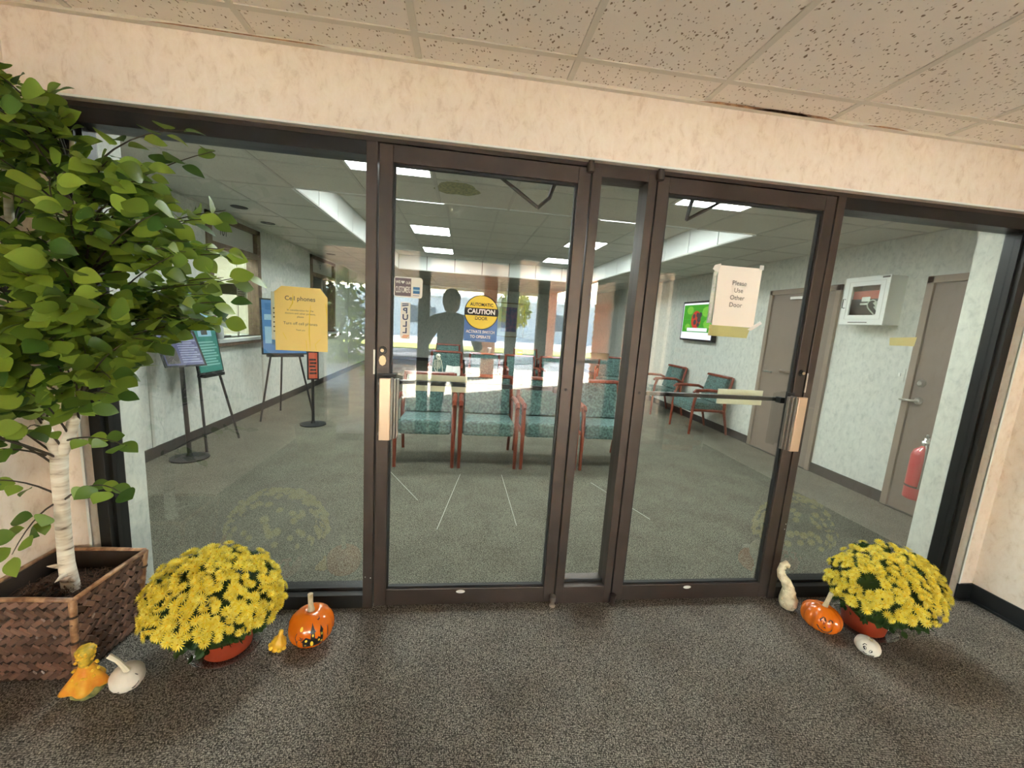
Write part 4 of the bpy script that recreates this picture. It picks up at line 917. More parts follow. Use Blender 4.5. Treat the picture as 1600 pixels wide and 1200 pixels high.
def leaf_mesh(name, m, wd, bend, fold):
    mb = MB(); n = 8
    prof = [0, .56, .86, .99, 1.0, .91, .70, .38, 0]
    vs = []; fs = []
    for i in range(n+1):
        t_ = i/n; h = wd*prof[i]*.5; z = -bend*(t_-.35)**2
        vs += [(-h, t_, z+fold*h), (0, t_, z), (h, t_, z+fold*h)]
    vs += [(0, -.32, .02), (.012, -.32, .02)]
    for i in range(n): fs += [(3*i, 3*i+1, 3*i+4, 3*i+3), (3*i+1, 3*i+2, 3*i+5, 3*i+4)]
    fs.append((3*(n+1), 3*(n+1)+1, 1))
    # drop degenerate ends by nudging
    vs[0] = (-.02, 0, 0); vs[2] = (.02, 0, 0); vs[3*n] = (-.008, 1, vs[3*n+1][2]); vs[3*n+2] = (.008, 1, vs[3*n+1][2])
    mb.add(vs, fs); me = bpy.data.meshes.new(name); me.from_pydata(mb.v, [], mb.f); me.materials.append(MATS[m]); me.polygons.foreach_set('use_smooth', [True]*len(me.polygons)); me.update(); return me
leafs = [leaf_mesh('leaf', 'leaf', w_, b_, f_) for w_, b_, f_ in ((.88, .22, .12), (.80, .40, .18), (.92, .12, .06), (.76, .30, .25))]
rng = random.Random(11)
sprigs = []
def near(pts, z, lo=0):
    best = min(range(len(pts)), key=lambda i: abs(pts[i][2]-z)); return Vector(pts[best])
lumps = [((-1.30, -.40, 1.68), (.42, .34, .36), 54), ((-1.08, -.36, 1.54), (.33, .29, .30), 62), ((-1.45, -.45, 1.40), (.22, .30, .26), 20), ((-1.45, -.42, 1.98), (.22, .28, .16), 14), ((-1.52, -.45, 1.10), (.14, .26, .14), 9), ((-1.28, -.36, 1.27), (.22, .24, .13), 14)]
for c, r_, n in lumps:
    for k in range(n):
        v = Vector((rng.gauss(0, 1), rng.gauss(0, 1), rng.gauss(0, 1))).normalized()*(rng.uniform(.55, 1.0))
        p = Vector(c)+Vector((v.x*r_[0], v.y*r_[1], v.z*r_[2])); p.x = max(p.x, -1.63); p.y = min(p.y, -.07); p.z = min(p.z, 2.20)
        b_ = brR if p.x > -1.40+rng.uniform(-.06, .06) else brL
        s_ = near(b_, p.z-rng.uniform(.08, .25)); sprigs.append((s_, p, rng.randint(10, 15)))
for p, n, s_ in (((-1.14, -.36, .93), 6, (-1.440, -.235, .90)), ((-1.17, -.36, .755), 7, (-1.475, -.235, .66)), ((-1.47, -.42, .56), 9, (-1.484, -.232, .66)), ((-1.62, -.38, .80), 8, (-1.474, -.235, .68)), ((-1.61, -.42, .98), 9, (-1.47, -.24, .80)), ((-1.28, -.34, 1.06), 9, (-1.40, -.22, .98)), ((-1.20, -.32, 1.10), 7, (-1.38, -.22, 1.02)), ((-1.38, -.42, 1.0), 7, (-1.45, -.24, .88)), ((-.98, -.22, 2.02), 9, (-1.32, -.24, 1.78)), ((-.90, -.20, 1.97), 8, (-1.32, -.24, 1.70)), ((-1.55, -.5, .90), 7, (-1.49, -.255, .85)), ((-.80, -.33, 1.62), 13, (-1.33, -.23, 1.45)), ((-.79, -.36, 1.74), 12, (-1.33, -.23, 1.5)), ((-.84, -.38, 1.50), 12, (-1.33, -.23, 1.35)), ((-.98, -.42, 1.30), 12, (-1.34, -.22, 1.2)), ((-1.10, -.45, 1.18), 11, (-1.36, -.22, 1.12)), ((-.86, -.30, 1.72), 11, (-1.32, -.235, 1.55)), ((-.92, -.32, 1.45), 11, (-1.33, -.23, 1.30)), ((-1.0, -.30, 1.33), 10, (-1.34, -.22, 1.22))):
    sprigs.append((Vector(s_), Vector(p), n))
leaf_list = []
for s_, p, n in sprigs:
    mid = s_.lerp(p, .5)+Vector((rng.uniform(-.04, .04), rng.uniform(-.04, .02), .05+rng.uniform(0, .05)))
    pts = [(s_*(1-t_)**2+mid*2*t_*(1-t_)+p*t_*t_) for t_ in [i/7 for i in range(8)]]
    for q in pts: q.y = min(q.y, -.05); q.x = max(q.x, -1.655)
    MB().tube(pts, [.0042, .0036, .0031, .0027, .0023, .0019, .0016, .001], 5).build('twig', 'twig', tree)
    for i in range(n):
        t_ = .30+.70*(i+rng.uniform(.1, .9))/n; f_ = t_*7; k = min(6, int(f_)); q = pts[k].lerp(pts[k+1], f_-k)
        d = (pts[k+1]-pts[k]).normalized(); side = d.cross(Vector((0, 0, 1)))
        side = side.normalized() if side.length > .01 else Vector((1, 0, 0))
        dr_ = (d*rng.uniform(.2, .8)+side*(1 if i % 2 else -1)*rng.uniform(.5, 1.1)+Vector((rng.uniform(-.25, .25), rng.uniform(-.6, .1), rng.uniform(-.55, .25)))).normalized()
        nrm = (Vector((.25, -.75, .75))+Vector((rng.gauss(0, .45), rng.gauss(0, .45), rng.gauss(0, .4)))).normalized()
        xx = dr_.cross(nrm).normalized(); zz = xx.cross(dr_).normalized(); sc = rng.uniform(.048, .076)
        mt = Matrix((xx*sc, dr_*sc, zz*sc)).transposed().to_4x4(); q2 = q+dr_*sc*.3
        tip = q2+dr_*sc
        if tip.x < -1.675 or tip.y > -.015: continue
        if q2.y > -.06: mt = Matrix.Translation((0, -.03, 0)) @ mt
        mt.translation = q2; leaf_list.append((mt, rng.randrange(4)))
camv = Vector((0, -1.84, 1.44))
def inframe(v):
    d = v-camv; z = d.dot(fw); return z > 0 and abs(d.dot(rt2)/z*F_PX) < 800 and abs(d.dot(up2)/z*F_PX) < 600
leaf_list.sort(key=lambda a: (not inframe(a[0].translation), (a[0].translation-camv).length))
mb = MB()
for k, (mt, vi) in enumerate(leaf_list):
    if k < 300:
        o = link('leaf', leafs[vi], tree); o.matrix_basis = mt
    else:
        mb.add([mt @ v.co for v in leafs[vi].vertices], [tuple(p.vertices) for p in leafs[vi].polygons])
me = bpy.data.meshes.new('inner_leaves'); me.from_pydata(mb.v, [], mb.f); me.materials.append(MATS['leaf']); me.update(); me.polygons.foreach_set('use_smooth', [True]*len(me.polygons))
tag(link('inner_leaves', me, tree), kind='stuff')

# ================================================================== CHRYSANTHEMUMS
def flower_mesh():
    mb = MB()
    for n, l, wd, z0, z1, off in ((13, 1.0, .20, .0, .10, 0), (13, .86, .18, .06, .34, .24), (9, .55, .15, .12, .46, .1)):
        for k in range(n):
            a = 2*math.pi*k/n+off; c, s = math.cos(a), math.sin(a)
            def P(r, t, z): return (r*c-t*s, r*s+t*c, z)
            o = len(mb.v); mb.add([P(.05, -.03, z0), P(.05, .03, z0), P(l*.62, wd*.5, z0+(z1-z0)*.7), P(l, 0, z1), P(l*.62, -wd*.5, z0+(z1-z0)*.7)], [(0, 1, 2, 3, 4)])
    mb.cur = 1; mb.ell((0, 0, .20), (.13, .13, .12), 8, 5)
    me = bpy.data.meshes.new('flower'); me.from_pydata(mb.v, [], mb.f); me.materials.append(MATS['petal']); me.materials.append(MATS['mum_heart']); me.polygons.foreach_set('material_index', mb.mi); me.update(); return me
flower_me = flower_mesh(); mleaf = leaf_mesh('mum_leaf', 'mum_leaf', .7, .3, .25)
def mum(label, c, rad, potx, poty, seed, nfl):
    rng = random.Random(seed); t = thing('potted_chrysanthemum', label, 'potted flowers', (potx, poty, 0), group='yellow potted chrysanthemums')
    def pt(nm, mb, m, sm=True): return mb.build(nm, m, t, smooth=sm, loc=(0, 0, 0))
    pt('saucer', MB().lathe([(.001, .001), (.105, .001), (.118, .006), (.135, .028), (.138, .030), (.138, .027), (.12, .004)], 40), 'clear_plastic')
    pt('pot', MB().lathe([(.001, .006), (.082, .006), (.088, .012), (.106, .125), (.112, .127), (.112, .148), (.104, .148), (.098, .11)], 40), 'terracotta')
    pt('potting_soil', MB().lathe([(.001, .125), (.1, .125)], 24), 'soil')
    cl_ = Vector(c)-Vector((potx, poty, 0))
    rot = None
    mb = MB(); mb.ell(cl_+Vector((0, 0, -.01)), (rad[0]*.80, rad[1]*.80, rad[2]*.80), 20, 12); pt('foliage_core', mb, 'mum_leaf')
    mb = MB()
    for k in range(900):
        v = Vector((rng.gauss(0, 1), rng.gauss(0, 1), rng.gauss(0, 1)+.1)).normalized()
        if v.z < -.62: continue
        p = cl_+Vector((v.x*rad[0], v.y*rad[1], v.z*rad[2]))*rng.uniform(.78, .93)
        if p.z < .075: continue
        d = (v+Vector((rng.gauss(0, .6), rng.gauss(0, .6), rng.gauss(0, .5)))).normalized(); x_ = d.cross(Vector((rng.gauss(0, 1), rng.gauss(0, 1), rng.gauss(0, 1)))).normalized(); z_ = x_.cross(d); sc = rng.uniform(.022, .036)
        mt = Matrix((x_*sc, d*sc, z_*sc)).transposed().to_4x4(); mt.translation = p
        mb.add([mt @ v_.co for v_ in mleaf.vertices], [tuple(q.vertices) for q in mleaf.polygons])
    me = bpy.data.meshes.new('foliage'); me.from_pydata(mb.v, [], mb.f); me.materials.append(MATS['mum_leaf']); me.update(); tag(link('foliage', me, t, (0, 0, 0)), kind='stuff')
    cnt = 0; k = 0; N = 560
    while cnt < nfl and k < N:
        zz = 1-1.42*(k+.5)/N; ph = k*2.39996+rng.uniform(-.08, .08); k += 1
        v = Vector((math.sqrt(max(0, 1-zz*zz))*math.cos(ph), math.sqrt(max(0, 1-zz*zz))*math.sin(ph), zz))
        # flowers that face the wall are never seen: fewer of them there
        if v.y > .25 and rng.random() < .72: continue
        if v.y <= .25 and rng.random() < .10: continue
        gap = math.sin(v.x*5+seed)+math.sin(v.y*6+seed*2)+math.sin(v.z*7+seed)
        if gap > 2.25 and v.z < .75: continue
        p = cl_+Vector((v.x*rad[0], v.y*rad[1], v.z*rad[2]))*rng.uniform(.95, 1.04)
        if p.z < .115+.03*math.sin(v.x*9+seed): continue
        nn = (v+Vector((0, -.15, .30))+Vector((rng.gauss(0, .22), rng.gauss(0, .22), rng.gauss(0, .2)))).normalized(); sc = rng.uniform(.018, .028)
        mt = nn.to_track_quat('Z', 'Y').to_matrix().to_4x4() @ Matrix.Rotation(rng.uniform(0, 6), 4, 'Z') @ Matrix.Diagonal((sc, sc, sc*rng.uniform(.8, 1.5), 1)); mt.translation = p
        o = link('flower', flower_me, t, mtx=mt); cnt += 1
    return t
mum('yellow chrysanthemum in a red pot on the floor beside the basket planter', (-.955, -.235, .235), (.245, .195, .215), -.93, -.215, 2, 295)
mum('yellow chrysanthemum in a red pot in front of the right glass panel', (2.165, -.25, .235), (.250, .205, .215), 2.12, -.225, 5, 295)

# ================================================================== PUMPKINS AND GOURDS
def conform(poly, fn, cuts=2):
    bm = bmesh.new(); vs = [bm.verts.new((p[0], p[1], 0)) for p in poly]; bm.faces.new(vs)
    bmesh.ops.triangulate(bm, faces=bm.faces); bmesh.ops.subdivide_edges(bm, edges=bm.edges, cuts=cuts, use_grid_fill=True)
    for v in bm.verts: v.co = fn(v.co.x, v.co.y)
    return bm
class Pumpkin:
    def __init__(s, name, label, loc, Rm, h, ribs, amp, m, tilt=None, pw=2.4):
        s.Rm, s.h, s.ribs, s.amp, s.pw = Rm, h, ribs, amp, pw
        s.t = thing(name, label, 'pumpkin' if 'pumpkin' in name else 'gourd', loc)
        if tilt: s.t.rotation_euler = tilt
        mb = MB(); zs = [-.97, -.9, -.78, -.6, -.4, -.2, 0, .2, .4, .6, .75, .87, .94]
        prof = [(.12*Rm, h*.10)]+[(s.r(z*h), h+z*h) for z in zs]+[(.28*Rm, h*1.965), (.12*Rm, h*1.88), (.03*Rm, h*1.82)]
        prof[0] = (.1*Rm, h*.03)
        mb.lathe(prof, 64, (0, 0, 0), s.rib)
        s.body = link('body', mb.mesh('body', m, True), s.t, (0, 0, 0))
    def r(s, z): return s.Rm*(1-min(.999, abs(z/s.h))**s.pw)**(1/2.1)
    def rib(s, a, z):
        if not s.ribs: return 1
        return 1-s.amp*(1-abs(math.sin(s.ribs*a/2)))**2.2
    def surf(s, az0, eps):
        def f(u, v):
            a = az0+u/s.Rm; rr_ = s.r(v)*s.rib(a, v)+eps; return Vector((rr_*math.cos(a), rr_*math.sin(a), s.h+v))
        return f
    def paint(s, nm, poly, m, az0, eps=.0008, cuts=2):
        bm = conform(poly, s.surf(az0, eps), cuts); me = bpy.data.meshes.new(nm); bm.to_mesh(me); bm.free(); me.materials.append(MATS[m]); return link(nm, me, s.t, (0, 0, 0))
    def line(s, nm, pts, m, az0, w=.0012):
        f = s.surf(az0, .0003); q = []
        for i in range(len(pts)-1):
            for k in range(4): t_ = k/4; q.append(f(pts[i][0]*(1-t_)+pts[i+1][0]*t_, pts[i][1]*(1-t_)+pts[i+1][1]*t_))
        q.append(f(*pts[-1])); return link(nm, MB().tube(q, w, 5).mesh(nm, m), s.t, (0, 0, 0))
    def stem(s, pts, rad, n=10, m='stem'):
        mb = MB(); mb.tube(pts, rad, n); o = link('stem', mb.mesh('stem', m), s.t, (0, 0, 0)); return o
def oval(cx_, cz_, a, b, n=12): return [(cx_+a*math.cos(2*math.pi*k/n), cz_+b*math.sin(2*math.pi*k/n)) for k in range(n)]
# haunted castle pumpkin
P = Pumpkin('painted_pumpkin', 'glossy orange pumpkin painted with a black haunted castle, beside the left flowers', (-.600, -.195, 0), .092, .079, 9, .035, 'pumpkin_orange')
az = math.atan2(-1.64, .60)+R(5)
cas = [(-.042, -.05), (-.042, -.022), (-.050, -.024), (-.030, -.003), (-.012, -.012), (-.010, .012), (-.014, .012), (-.003, .044), (.008, .012), (.004, .012), (.004, -.012), (.011, -.018), (.017, -.008), (.024, -.018), (.026, .006), (.022, .006), (.031, .030), (.040, .006), (.036, .006), (.036, -.05)]
UP = .020; cas = [(p_[0]*1.05, p_[1]+UP-.004) for p_ in cas]
P.paint('painted_castle', cas, 'paint_black', az, .0008, 3)
for a_ in ((-.028, -.018, .005, .006), (-.003, .002, .0032, .006), (-.008, -.034, .006, .013), (.018, -.026, .004, .0055), (.030, -.004, .003, .006), (.028, -.036, .004, .005), (-.032, -.038, .004, .004)): P.paint('painted_window', oval(a_[0]*1.05, a_[1]+UP-.004, a_[2], a_[3]), 'paint_yellow', az, .0016, 1)
P.paint('painted_moon', oval(-.052, .044, .007, .008), 'paint_yellow', az, .0008, 1)
for pts in ([(-.062, -.055), (-.060, -.03), (-.066, -.01), (-.060, .008)], [(-.060, -.03), (-.055, -.018)], [(-.044, -.020), (-.043, -.008), (-.048, -.004)], [(-.043, -.008), (-.036, -.006)], [(-.030, -.058), (-.070, -.057)], [(.034, -.058), (.06, -.04)], [(.022, .040), (.027, .036), (.030, .040), (.034, .037), (.039, .043)], [(-.036, -.012), (-.052, -.014)], [(.05, -.03), (.052, .01)]): P.line('painted_line', [(q_[0]*1.15, q_[1]*1.1+UP) for q_ in pts], 'paint_black', az)
P.stem([(0, 0, .142), (-.001, 0, .165), (-.003, 0, .19), (-.004, .002, .226)], [.017, .012, .0105, .0115], 8)
# small yellow gourd next to it
G = thing('small_gourd', 'small yellow finger gourd lying against the castle pumpkin', 'gourd', (-.728, -.225, 0))
gb = MB(); gb.lathe([(.004, .004), (.022, .006), (.030, .02), (.026, .036), (.014, .05), (.009, .062), (.008, .082), (.003, .085)], 24, (0, 0, 0), lambda a, z: 1+.12*math.cos(7*a)); link('body', gb.mesh('body', 'gourd_yellow', True), G, (0, 0, 0)); G.rotation_euler = (0, R(12), 0)
for k in range(6):
    a = R(150+k*38); link('finger', MB().ell((.028*math.cos(a), .028*math.sin(a), .010), (.011, .010, .010), 10, 6).mesh('finger', 'gourd_yellow', True), G, (0, 0, 0))
# white pumpkin with the long stem
P = Pumpkin('white_pumpkin', 'white painted pumpkin with a long curved stem in front of the basket', (-1.195, -.375, .002), .052, .043, 8, .04, 'pumpkin_white', (R(14), R(14), 0))
P.stem([(0, 0, .078), (-.012, .0, .100), (-.035, .004, .120), (-.066, .006, .136)], [.0115, .009, .008, .0095], 8).data.materials[0] = MATS['stem_white']
az = math.atan2(-1.46, 1.19)
for pts in ([(.010, -.014), (.018, -.010), (.026, -.006), (.032, .000)], [(.012, -.018), (.022, -.014)], [(-.028, -.018), (-.024, -.016)], [(.040, .018), (.036, .024)]): P.line('crack_line', [(q_[0], q_[1]+.012) for q_ in pts], 'paint_black', az, .0013)
P.paint('smudge', oval(-.026, -.017, .003, .0022, 8), 'paint_black', az, .0006, 1)
# knobbly orange gourd
G = thing('warty_gourd', 'knobbly orange and yellow gourd with a green base leaning on the basket', 'gourd', (-1.308, -.408, 0)); G.rotation_euler = (0, R(4), R(20))
link('green_base', MB().lathe([(.004, .002), (.034, .004), (.047, .020), (.046, .040), (.02, .06)], 26, (0, 0, 0), lambda a, z: 1+.05*math.cos(8*a)).mesh('green_base', 'gourd_green', True), G, (.008, -.004, 0))
link('skirt', MB().lathe([(.040, .034), (.060, .040), (.055, .052), (.042, .074), (.029, .096), (.021, .114), (.018, .12)], 40, (0, 0, 0), lambda a, z: 1+.24*math.cos(5*a+.6)*(1-z/.125)).mesh('skirt', 'gourd_orange', True), G, (0, 0, 0))
link('neck', MB().lathe([(.018, .105), (.0185, .13), (.020, .148), (.026, .166), (.028, .178), (.020, .188), (.003, .190)], 24, (0, 0, 0), lambda a, z: 1+.08*math.cos(6*a+z*90)).mesh('neck', 'gourd_mottled', True), G, (0, 0, 0))
rw = random.Random(5); mb = MB()
for k in range(46):
    a = rw.uniform(0, 6.28); z = rw.uniform(.07, .182); rr_ = .038-.2*(z-.07) if z < .14 else .021+.14*max(0, z-.15); mb.ell((max(.016, rr_)*math.cos(a), max(.016, rr_)*math.sin(a), z), (.0055, .0055, .005), 7, 5)
link('wart', mb.mesh('wart', 'gourd_yellow', True), G, (0, 0, 0))
# tall pale gourd
G = thing('swan_gourd', 'tall pale bumpy swan neck gourd standing against the door frame', 'gourd', (1.805, -.085, 0))
link('body', MB().tube([(0, 0, .001), (.002, 0, .012), (.004, 0, .035), (.002, 0, .06), (-.004, 0, .09), (-.008, 0, .125), (-.030, 0, .165), (-.062, 0, .198), (-.074, 0, .228), (-.066, 0, .262), (-.050, 0, .272), (-.036, 0, .258), (-.031, 0, .245)], [.012, .033, .043, .044, .036, .028, .0245, .021, .0175, .016, .015, .012, .006], 18).mesh('body', 'gourd_cream', True), G, (0, 0, 0))
mb = MB()
for k in range(70):
    i = rw.uniform(0, 10); pts_ = [(.004, .035, .043), (.002, .06, .044), (-.004, .09, .036), (-.008, .125, .028), (-.030, .165, .0245), (-.062, .198, .021), (-.074, .228, .0175), (-.066, .262, .016)]; j = min(6, int(i*.7)); f_ = i*.7-j
    f_ = min(1, f_); x_ = pts_[j][0]*(1-f_)+pts_[j+1][0]*f_; z_ = pts_[j][1]*(1-f_)+pts_[j+1][1]*f_; r_ = pts_[j][2]*(1-f_)+pts_[j+1][2]*f_; a = rw.uniform(-3.2, .1)
    mb.ell((x_+r_*math.cos(a), r_*math.sin(a), z_), (.005, .004, .005), 6, 5)
link('wart', mb.mesh('wart', 'gourd_cream', True), G, (0, 0, 0))
# face pumpkin
P = Pumpkin('painted_pumpkin', 'ribbed orange pumpkin with a painted smiling face near the right flowers', (1.862, -.222, 0), .088, .066, 11, .15, 'pumpkin_orange', (0, R(8), 0))
az = math.atan2(-1.62, -1.868)+R(16)
for pts in ([(-.022, .012), (-.016, .022), (-.008, .020), (-.004, .012)], [(.006, .012), (.010, .022), (.018, .022), (.022, .014)], [(-.026, -.020), (-.016, -.032), (-.002, -.037), (.014, -.033), (.026, -.022)], [(-.030, -.016), (-.023, -.021)], [(.023, -.026), (.030, -.017)], [(-.024, .014), (-.020, .004)]): P.line('painted_line', [(q_[0]*1.15, q_[1]*1.15+.008) for q_ in pts], 'paint_black', az, .0022)
P.paint('painted_nose', [(-.003, -.005), (.005, -.012), (-.007, -.013)], 'paint_black', az, .0008, 1)
for u in (-.012, .012): P.paint('painted_eye', oval(u, .006, .006, .008), 'sign_red', az, .0006, 1)
P.stem([(0, 0, .115), (.006, 0, .15), (.014, 0, .20)], [.014, .0095, .0105], 7)
# small white face pumpkin
P = Pumpkin('white_pumpkin', 'small white pumpkin with a painted face in front of the right flowers', (1.965, -.375, 0), .050, .037, 9, .13, 'pumpkin_white', (R(8), R(6), 0))
az = math.atan2(-1.46, -1.965)+R(4)
for u, v in ((-.013, .008), (.012, .006)):
    P.paint('painted_eye', oval(u, v, .0075, .0085), 'paint_black', az, .0006, 1); P.paint('eye_white', oval(u, v, .0058, .0068), 'white_paint', az, .0010, 1); P.paint('pupil', oval(u+.001, v-.002, .003, .0035), 'paint_black', az, .0014, 1)
for pts in ([(-.024, .014), (-.022, .022), (-.012, .023)], [(-.012, -.012), (-.002, -.016), (.003, -.013)], [(.010, -.018), (.018, -.020), (.026, -.012), (.030, -.008)], [(.026, -.012), (.030, -.014)]): P.line('painted_line', pts, 'paint_black', az, .0016)
P.stem([(0, 0, .064), (.002, 0, .078)], [.008, .006], 7)

# ================================================================== OUTER GLASS FRONT AND STREET (seen as reflections)
tr = struct('trim_2', 'dark bronze frame of the outer glass entrance', 'frame')
ya, yb = YO-.1, YO
for x0, x1 in ((-1.56, -1.50), (-.50, -.44), (.53, .59), (.82, .88), (1.79, 1.86), (2.45, 2.50)): B('mullion', (x0, ya, 0), (x1, yb, 2.16), 'bronze', tr)
B('head', (-1.56, ya, 2.13), (2.50, yb, 2.2), 'bronze', tr); B('sill', (-1.5, ya, 0), (-.5, yb, .08), 'bronze', tr); B('sill', (1.86, ya, 0), (2.45, yb, .08), 'bronze', tr); B('sill', (.59, ya, 0), (.82, yb, .08), 'bronze', tr)
for n, x0, x1 in ((6, -1.5, -.5), (7, .59, .82), (8, 1.86, 2.45)):
    wdw = struct('window_%d' % n, {6: 'outer glass panel left of the outer doors', 7: 'narrow outer glass strip between the outer doors', 8: 'outer glass panel beside the brick pier'}[n], 'window'); B('glass_pane', (x0, YO-.055, .08), (x1, YO-.049, 2.13), 'pane_outer', wdw)
for n, x0, x1 in ((5, -.44, .53), (6, .88, 1.79)):
    d = struct('door_%d' % n, {5: 'left outer glass door behind the photographer', 6: 'right outer glass door behind the photographer'}[n], 'door')
    B('stile', (x0+.003, ya+.02, .01), (x0+.06, yb-.02, 2.125), 'bronze', d); B('stile', (x1-.06, ya+.02, .01), (x1-.003, yb-.02, 2.125), 'bronze', d); B('top_rail', (x0+.06, ya+.02, 2.06), (x1-.06, yb-.02, 2.125), 'bronze', d); B('bottom_rail', (x0+.06, ya+.02, .01), (x1-.06, yb-.02, .10), 'bronze', d)
    B('glass_pane', (x0+.06, YO-.055, .1), (x1-.06, YO-.049, 2.06), 'pane_outer', d); B('push_bar', (x0+.06, yb-.01, 1.02), (x1-.06, yb+.02, 1.06), 'black_satin', d)
w = struct('wall_back', 'vestibule wall around the outer glass entrance', 'wall')
B('header', (XL-.1, ya, 2.2), (XR+.1, yb, CE+.4), 'paper_sun_tinted', w); B('pier', (XL-.1, ya, 0), (-1.56, yb, 2.2), 'paper_sun_tinted', w); B('pier', (2.50, ya, 0), (XR+.1, yb-.03, 2.2), 'mortar', w)
bme = MB().box((-.096, -.03, -.029), (.096, .03, .029)).mesh('brick', 'brick')
for j in range(33):
    for i in range(3):
        x = 2.60+.205*i+(.1 if j % 2 else 0)
        if x < 3.0: link('brick', bme, w, (x, YO-.028, .034+.067*j))
# brick wing with a brown door to the right, low brick wall to the left
wg = struct('wall_outside_wing', 'red brick wing of the building outside, stretched and slotted to shape the sunlight', 'wall')
B('backing', (3.34, -4.42, 0), (3.6, YO-.1, 2.70), 'mortar', wg)
for y0, y1 in ((-4.78, -4.52), (-5.16, -4.90), (-8.2, -5.26)): B('pier', (3.34, y0, 0), (3.6, y1, 2.70), 'mortar', wg)  # length and slots shaped to shade the pavement and pass sun stripes
B('lintel', (3.34, -8.2, 2.5), (3.6, -4.42, 2.70), 'brick', wg)
wg; B('backing', (XR+.1, YO-.4, 0), (3.6, YO-.1, 2.70), 'mortar', wg)
bme2 = MB().box((-.03, -.096, -.029), (.03, .096, .029)).mesh('brick', 'brick')
for j in range(30):
    for i in range(10):
        y = -6.08-.205*i-(.1 if j % 2 else 0); link('brick', bme2, wg, (3.318, y, .04+.067*j))
wl = struct('wall_outside_low', 'low red brick wall outside the left outer panel', 'wall')
B('backing', (-2.6, -3.6, 0), (-2.4, YO-.1, .78), 'mortar', wl); B('coping', (-2.62, -3.62, .78), (-2.36, YO-.1, .84), 'bark', wl)
for j in range(11):
    for i in range(4): link('brick', bme2, wl, (-2.395, YO-.22-.205*i-(.1 if j % 2 else 0), .04+.067*j))
for k, (x, y, z) in enumerate(((-1.95, -3.3, .38), (-1.75, -4.0, .62))):
    t = thing('stone_block', ['low white stone block outside the left outer panel', 'taller white stone block beyond the low one outside'][k], 'block', (x, y, 0))
    link('block', MB().box((-.22, -.3, 0), (.22, .3, z)).mesh('block', 'bench_white'), t, (0, 0, 0)); link('cap', MB().box((-.24, -.32, z), (.24, .32, z+.04)).mesh('cap', 'bench_white'), t, (0, 0, 0))
# canopy of boards on brick posts
cn = struct('ceiling_canopy', 'brown boarded canopy over the entrance outside', 'canopy')
B('roof', (-7.0, -17.0, 2.74), (3.75, YO-.1, 2.96), 'far_dark', cn); bd = MB().box((-5.35, -.135, -.012), (5.35, .135, .012)).mesh('board', 'soffit_wood')
for k in range(51): link('board', bd, cn, (-1.63, -2.86-.282*k, 2.72))
for x, y in ((.62, -8.2), (-5.6, -8.2), (3.3, -13.4), (-5.6, -13.4)): B('post', (x-.16, y-.16, 0), (x+.16, y+.16, 2.71), 'brick', cn)
# ground
g = struct('floor_outside', 'pale concrete pavement in front of the entrance outside', 'pavement')
B('slab_bed', (-30, -10.4, -.15), (30, YO-.1, -.02), 'joint', g)
sm = MB().box((-.745, -.745, -.018), (.745, .745, 0)).mesh('paving_slab', 'concrete')
for i in range(-6, 7):
    for j in range(5): link('paving_slab', sm, g, (i*1.5+.3, -3.47-1.5*j, -.002))
for x0, x1 in ((-30, -9.5), (10.2, 30)): B('pavement', (x0, -10.4, -.03), (x1, YO-.1, -.004), 'concrete', g)
tag(B('floor_road', (-60, -17.0, -.15), (60, -10.4, -.06), 'asphalt'), 'blue grey asphalt street outside', 'road', kind='structure')
tag(B('floor_verge', (-60, -20.5, -.15), (60, -17.0, -.02), 'grass'), 'yellow green grass verge across the street', 'grass', kind='structure')
tag(B('floor_parking', (-60, -60, -.15), (60, -20.5, -.05), 'concrete'), 'pale parking lot beyond the verge', 'pavement', kind='structure')
t = thing('far_building', 'long low pale grey building across the street', 'building', (2, -33, 0))
link('wall', MB().box((-22, -4, -.05), (22, 0, 3.2)).mesh('wall', 'far_wall'), t, (0, 0, 0)); link('roof_edge', MB().box((-22.2, -4.2, 3.2), (22.2, .2, 3.5)).mesh('roof_edge', 'white_paint'), t, (0, 0, 0))
for k in range(7): link('window', MB().box((-19+6*k, -.02, .9), (-16.4+6*k, .04, 2.3)).mesh('window', 'far_dark'), t, (0, 0, 0))
rt_ = random.Random(9)
for k, (x, y, h) in enumerate(((-9, -19, 5.0), (9.5, -18.8, 4.2), (16, -19.4, 5.5), (2.6, -19.2, 3.2))):
    t = thing('street_tree', ['round leafy tree across the street, far left', 'yellow green tree across the street, to the right', 'tall tree across the street, far right', 'small yellowing tree on the verge opposite the doors'][k], 'tree', (x, y, -.02))
    link('trunk', MB().tube([(0, 0, 0), (.05, 0, h*.3), (0, .05, h*.55)], [.14, .11, .06], 8).mesh('trunk', 'bark'), t, (0, 0, 0))
    mb = MB()
    for i in range(700):
        v = Vector((rt_.gauss(0, 1), rt_.gauss(0, 1), rt_.gauss(0, 1))).normalized()*rt_.uniform(.5, 1); p = Vector((v.x*h*.3, v.y*h*.3, h*.68+v.z*h*.34)); s_ = rt_.uniform(.06, .16)
        a = Vector((rt_.gauss(0, 1), rt_.gauss(0, 1), rt_.gauss(0, 1))).normalized(); b = a.orthogonal().normalized(); mb.add([p-a*s_, p+b*s_*.6, p+a*s_, p-b*s_*.6], [(0, 1, 2, 3)])
    me = bpy.data.meshes.new('crown'); me.from_pydata(mb.v, [], mb.f); me.materials.append(MATS['crown_green']); tag(link('crown', me, t, (0, 0, 0)), kind='stuff')
t = thing('garden_shrub', 'leafy green shrub outside the left outer panel, mirrored in the glass', 'shrub', (-2.0, -4.9, 0))
link('stem', MB().tube([(0, 0, 0), (.03, 0, .8), (0, .02, 1.5)], [.04, .03, .015], 7).mesh('stem', 'bark'), t, (0, 0, 0))
mb = MB()
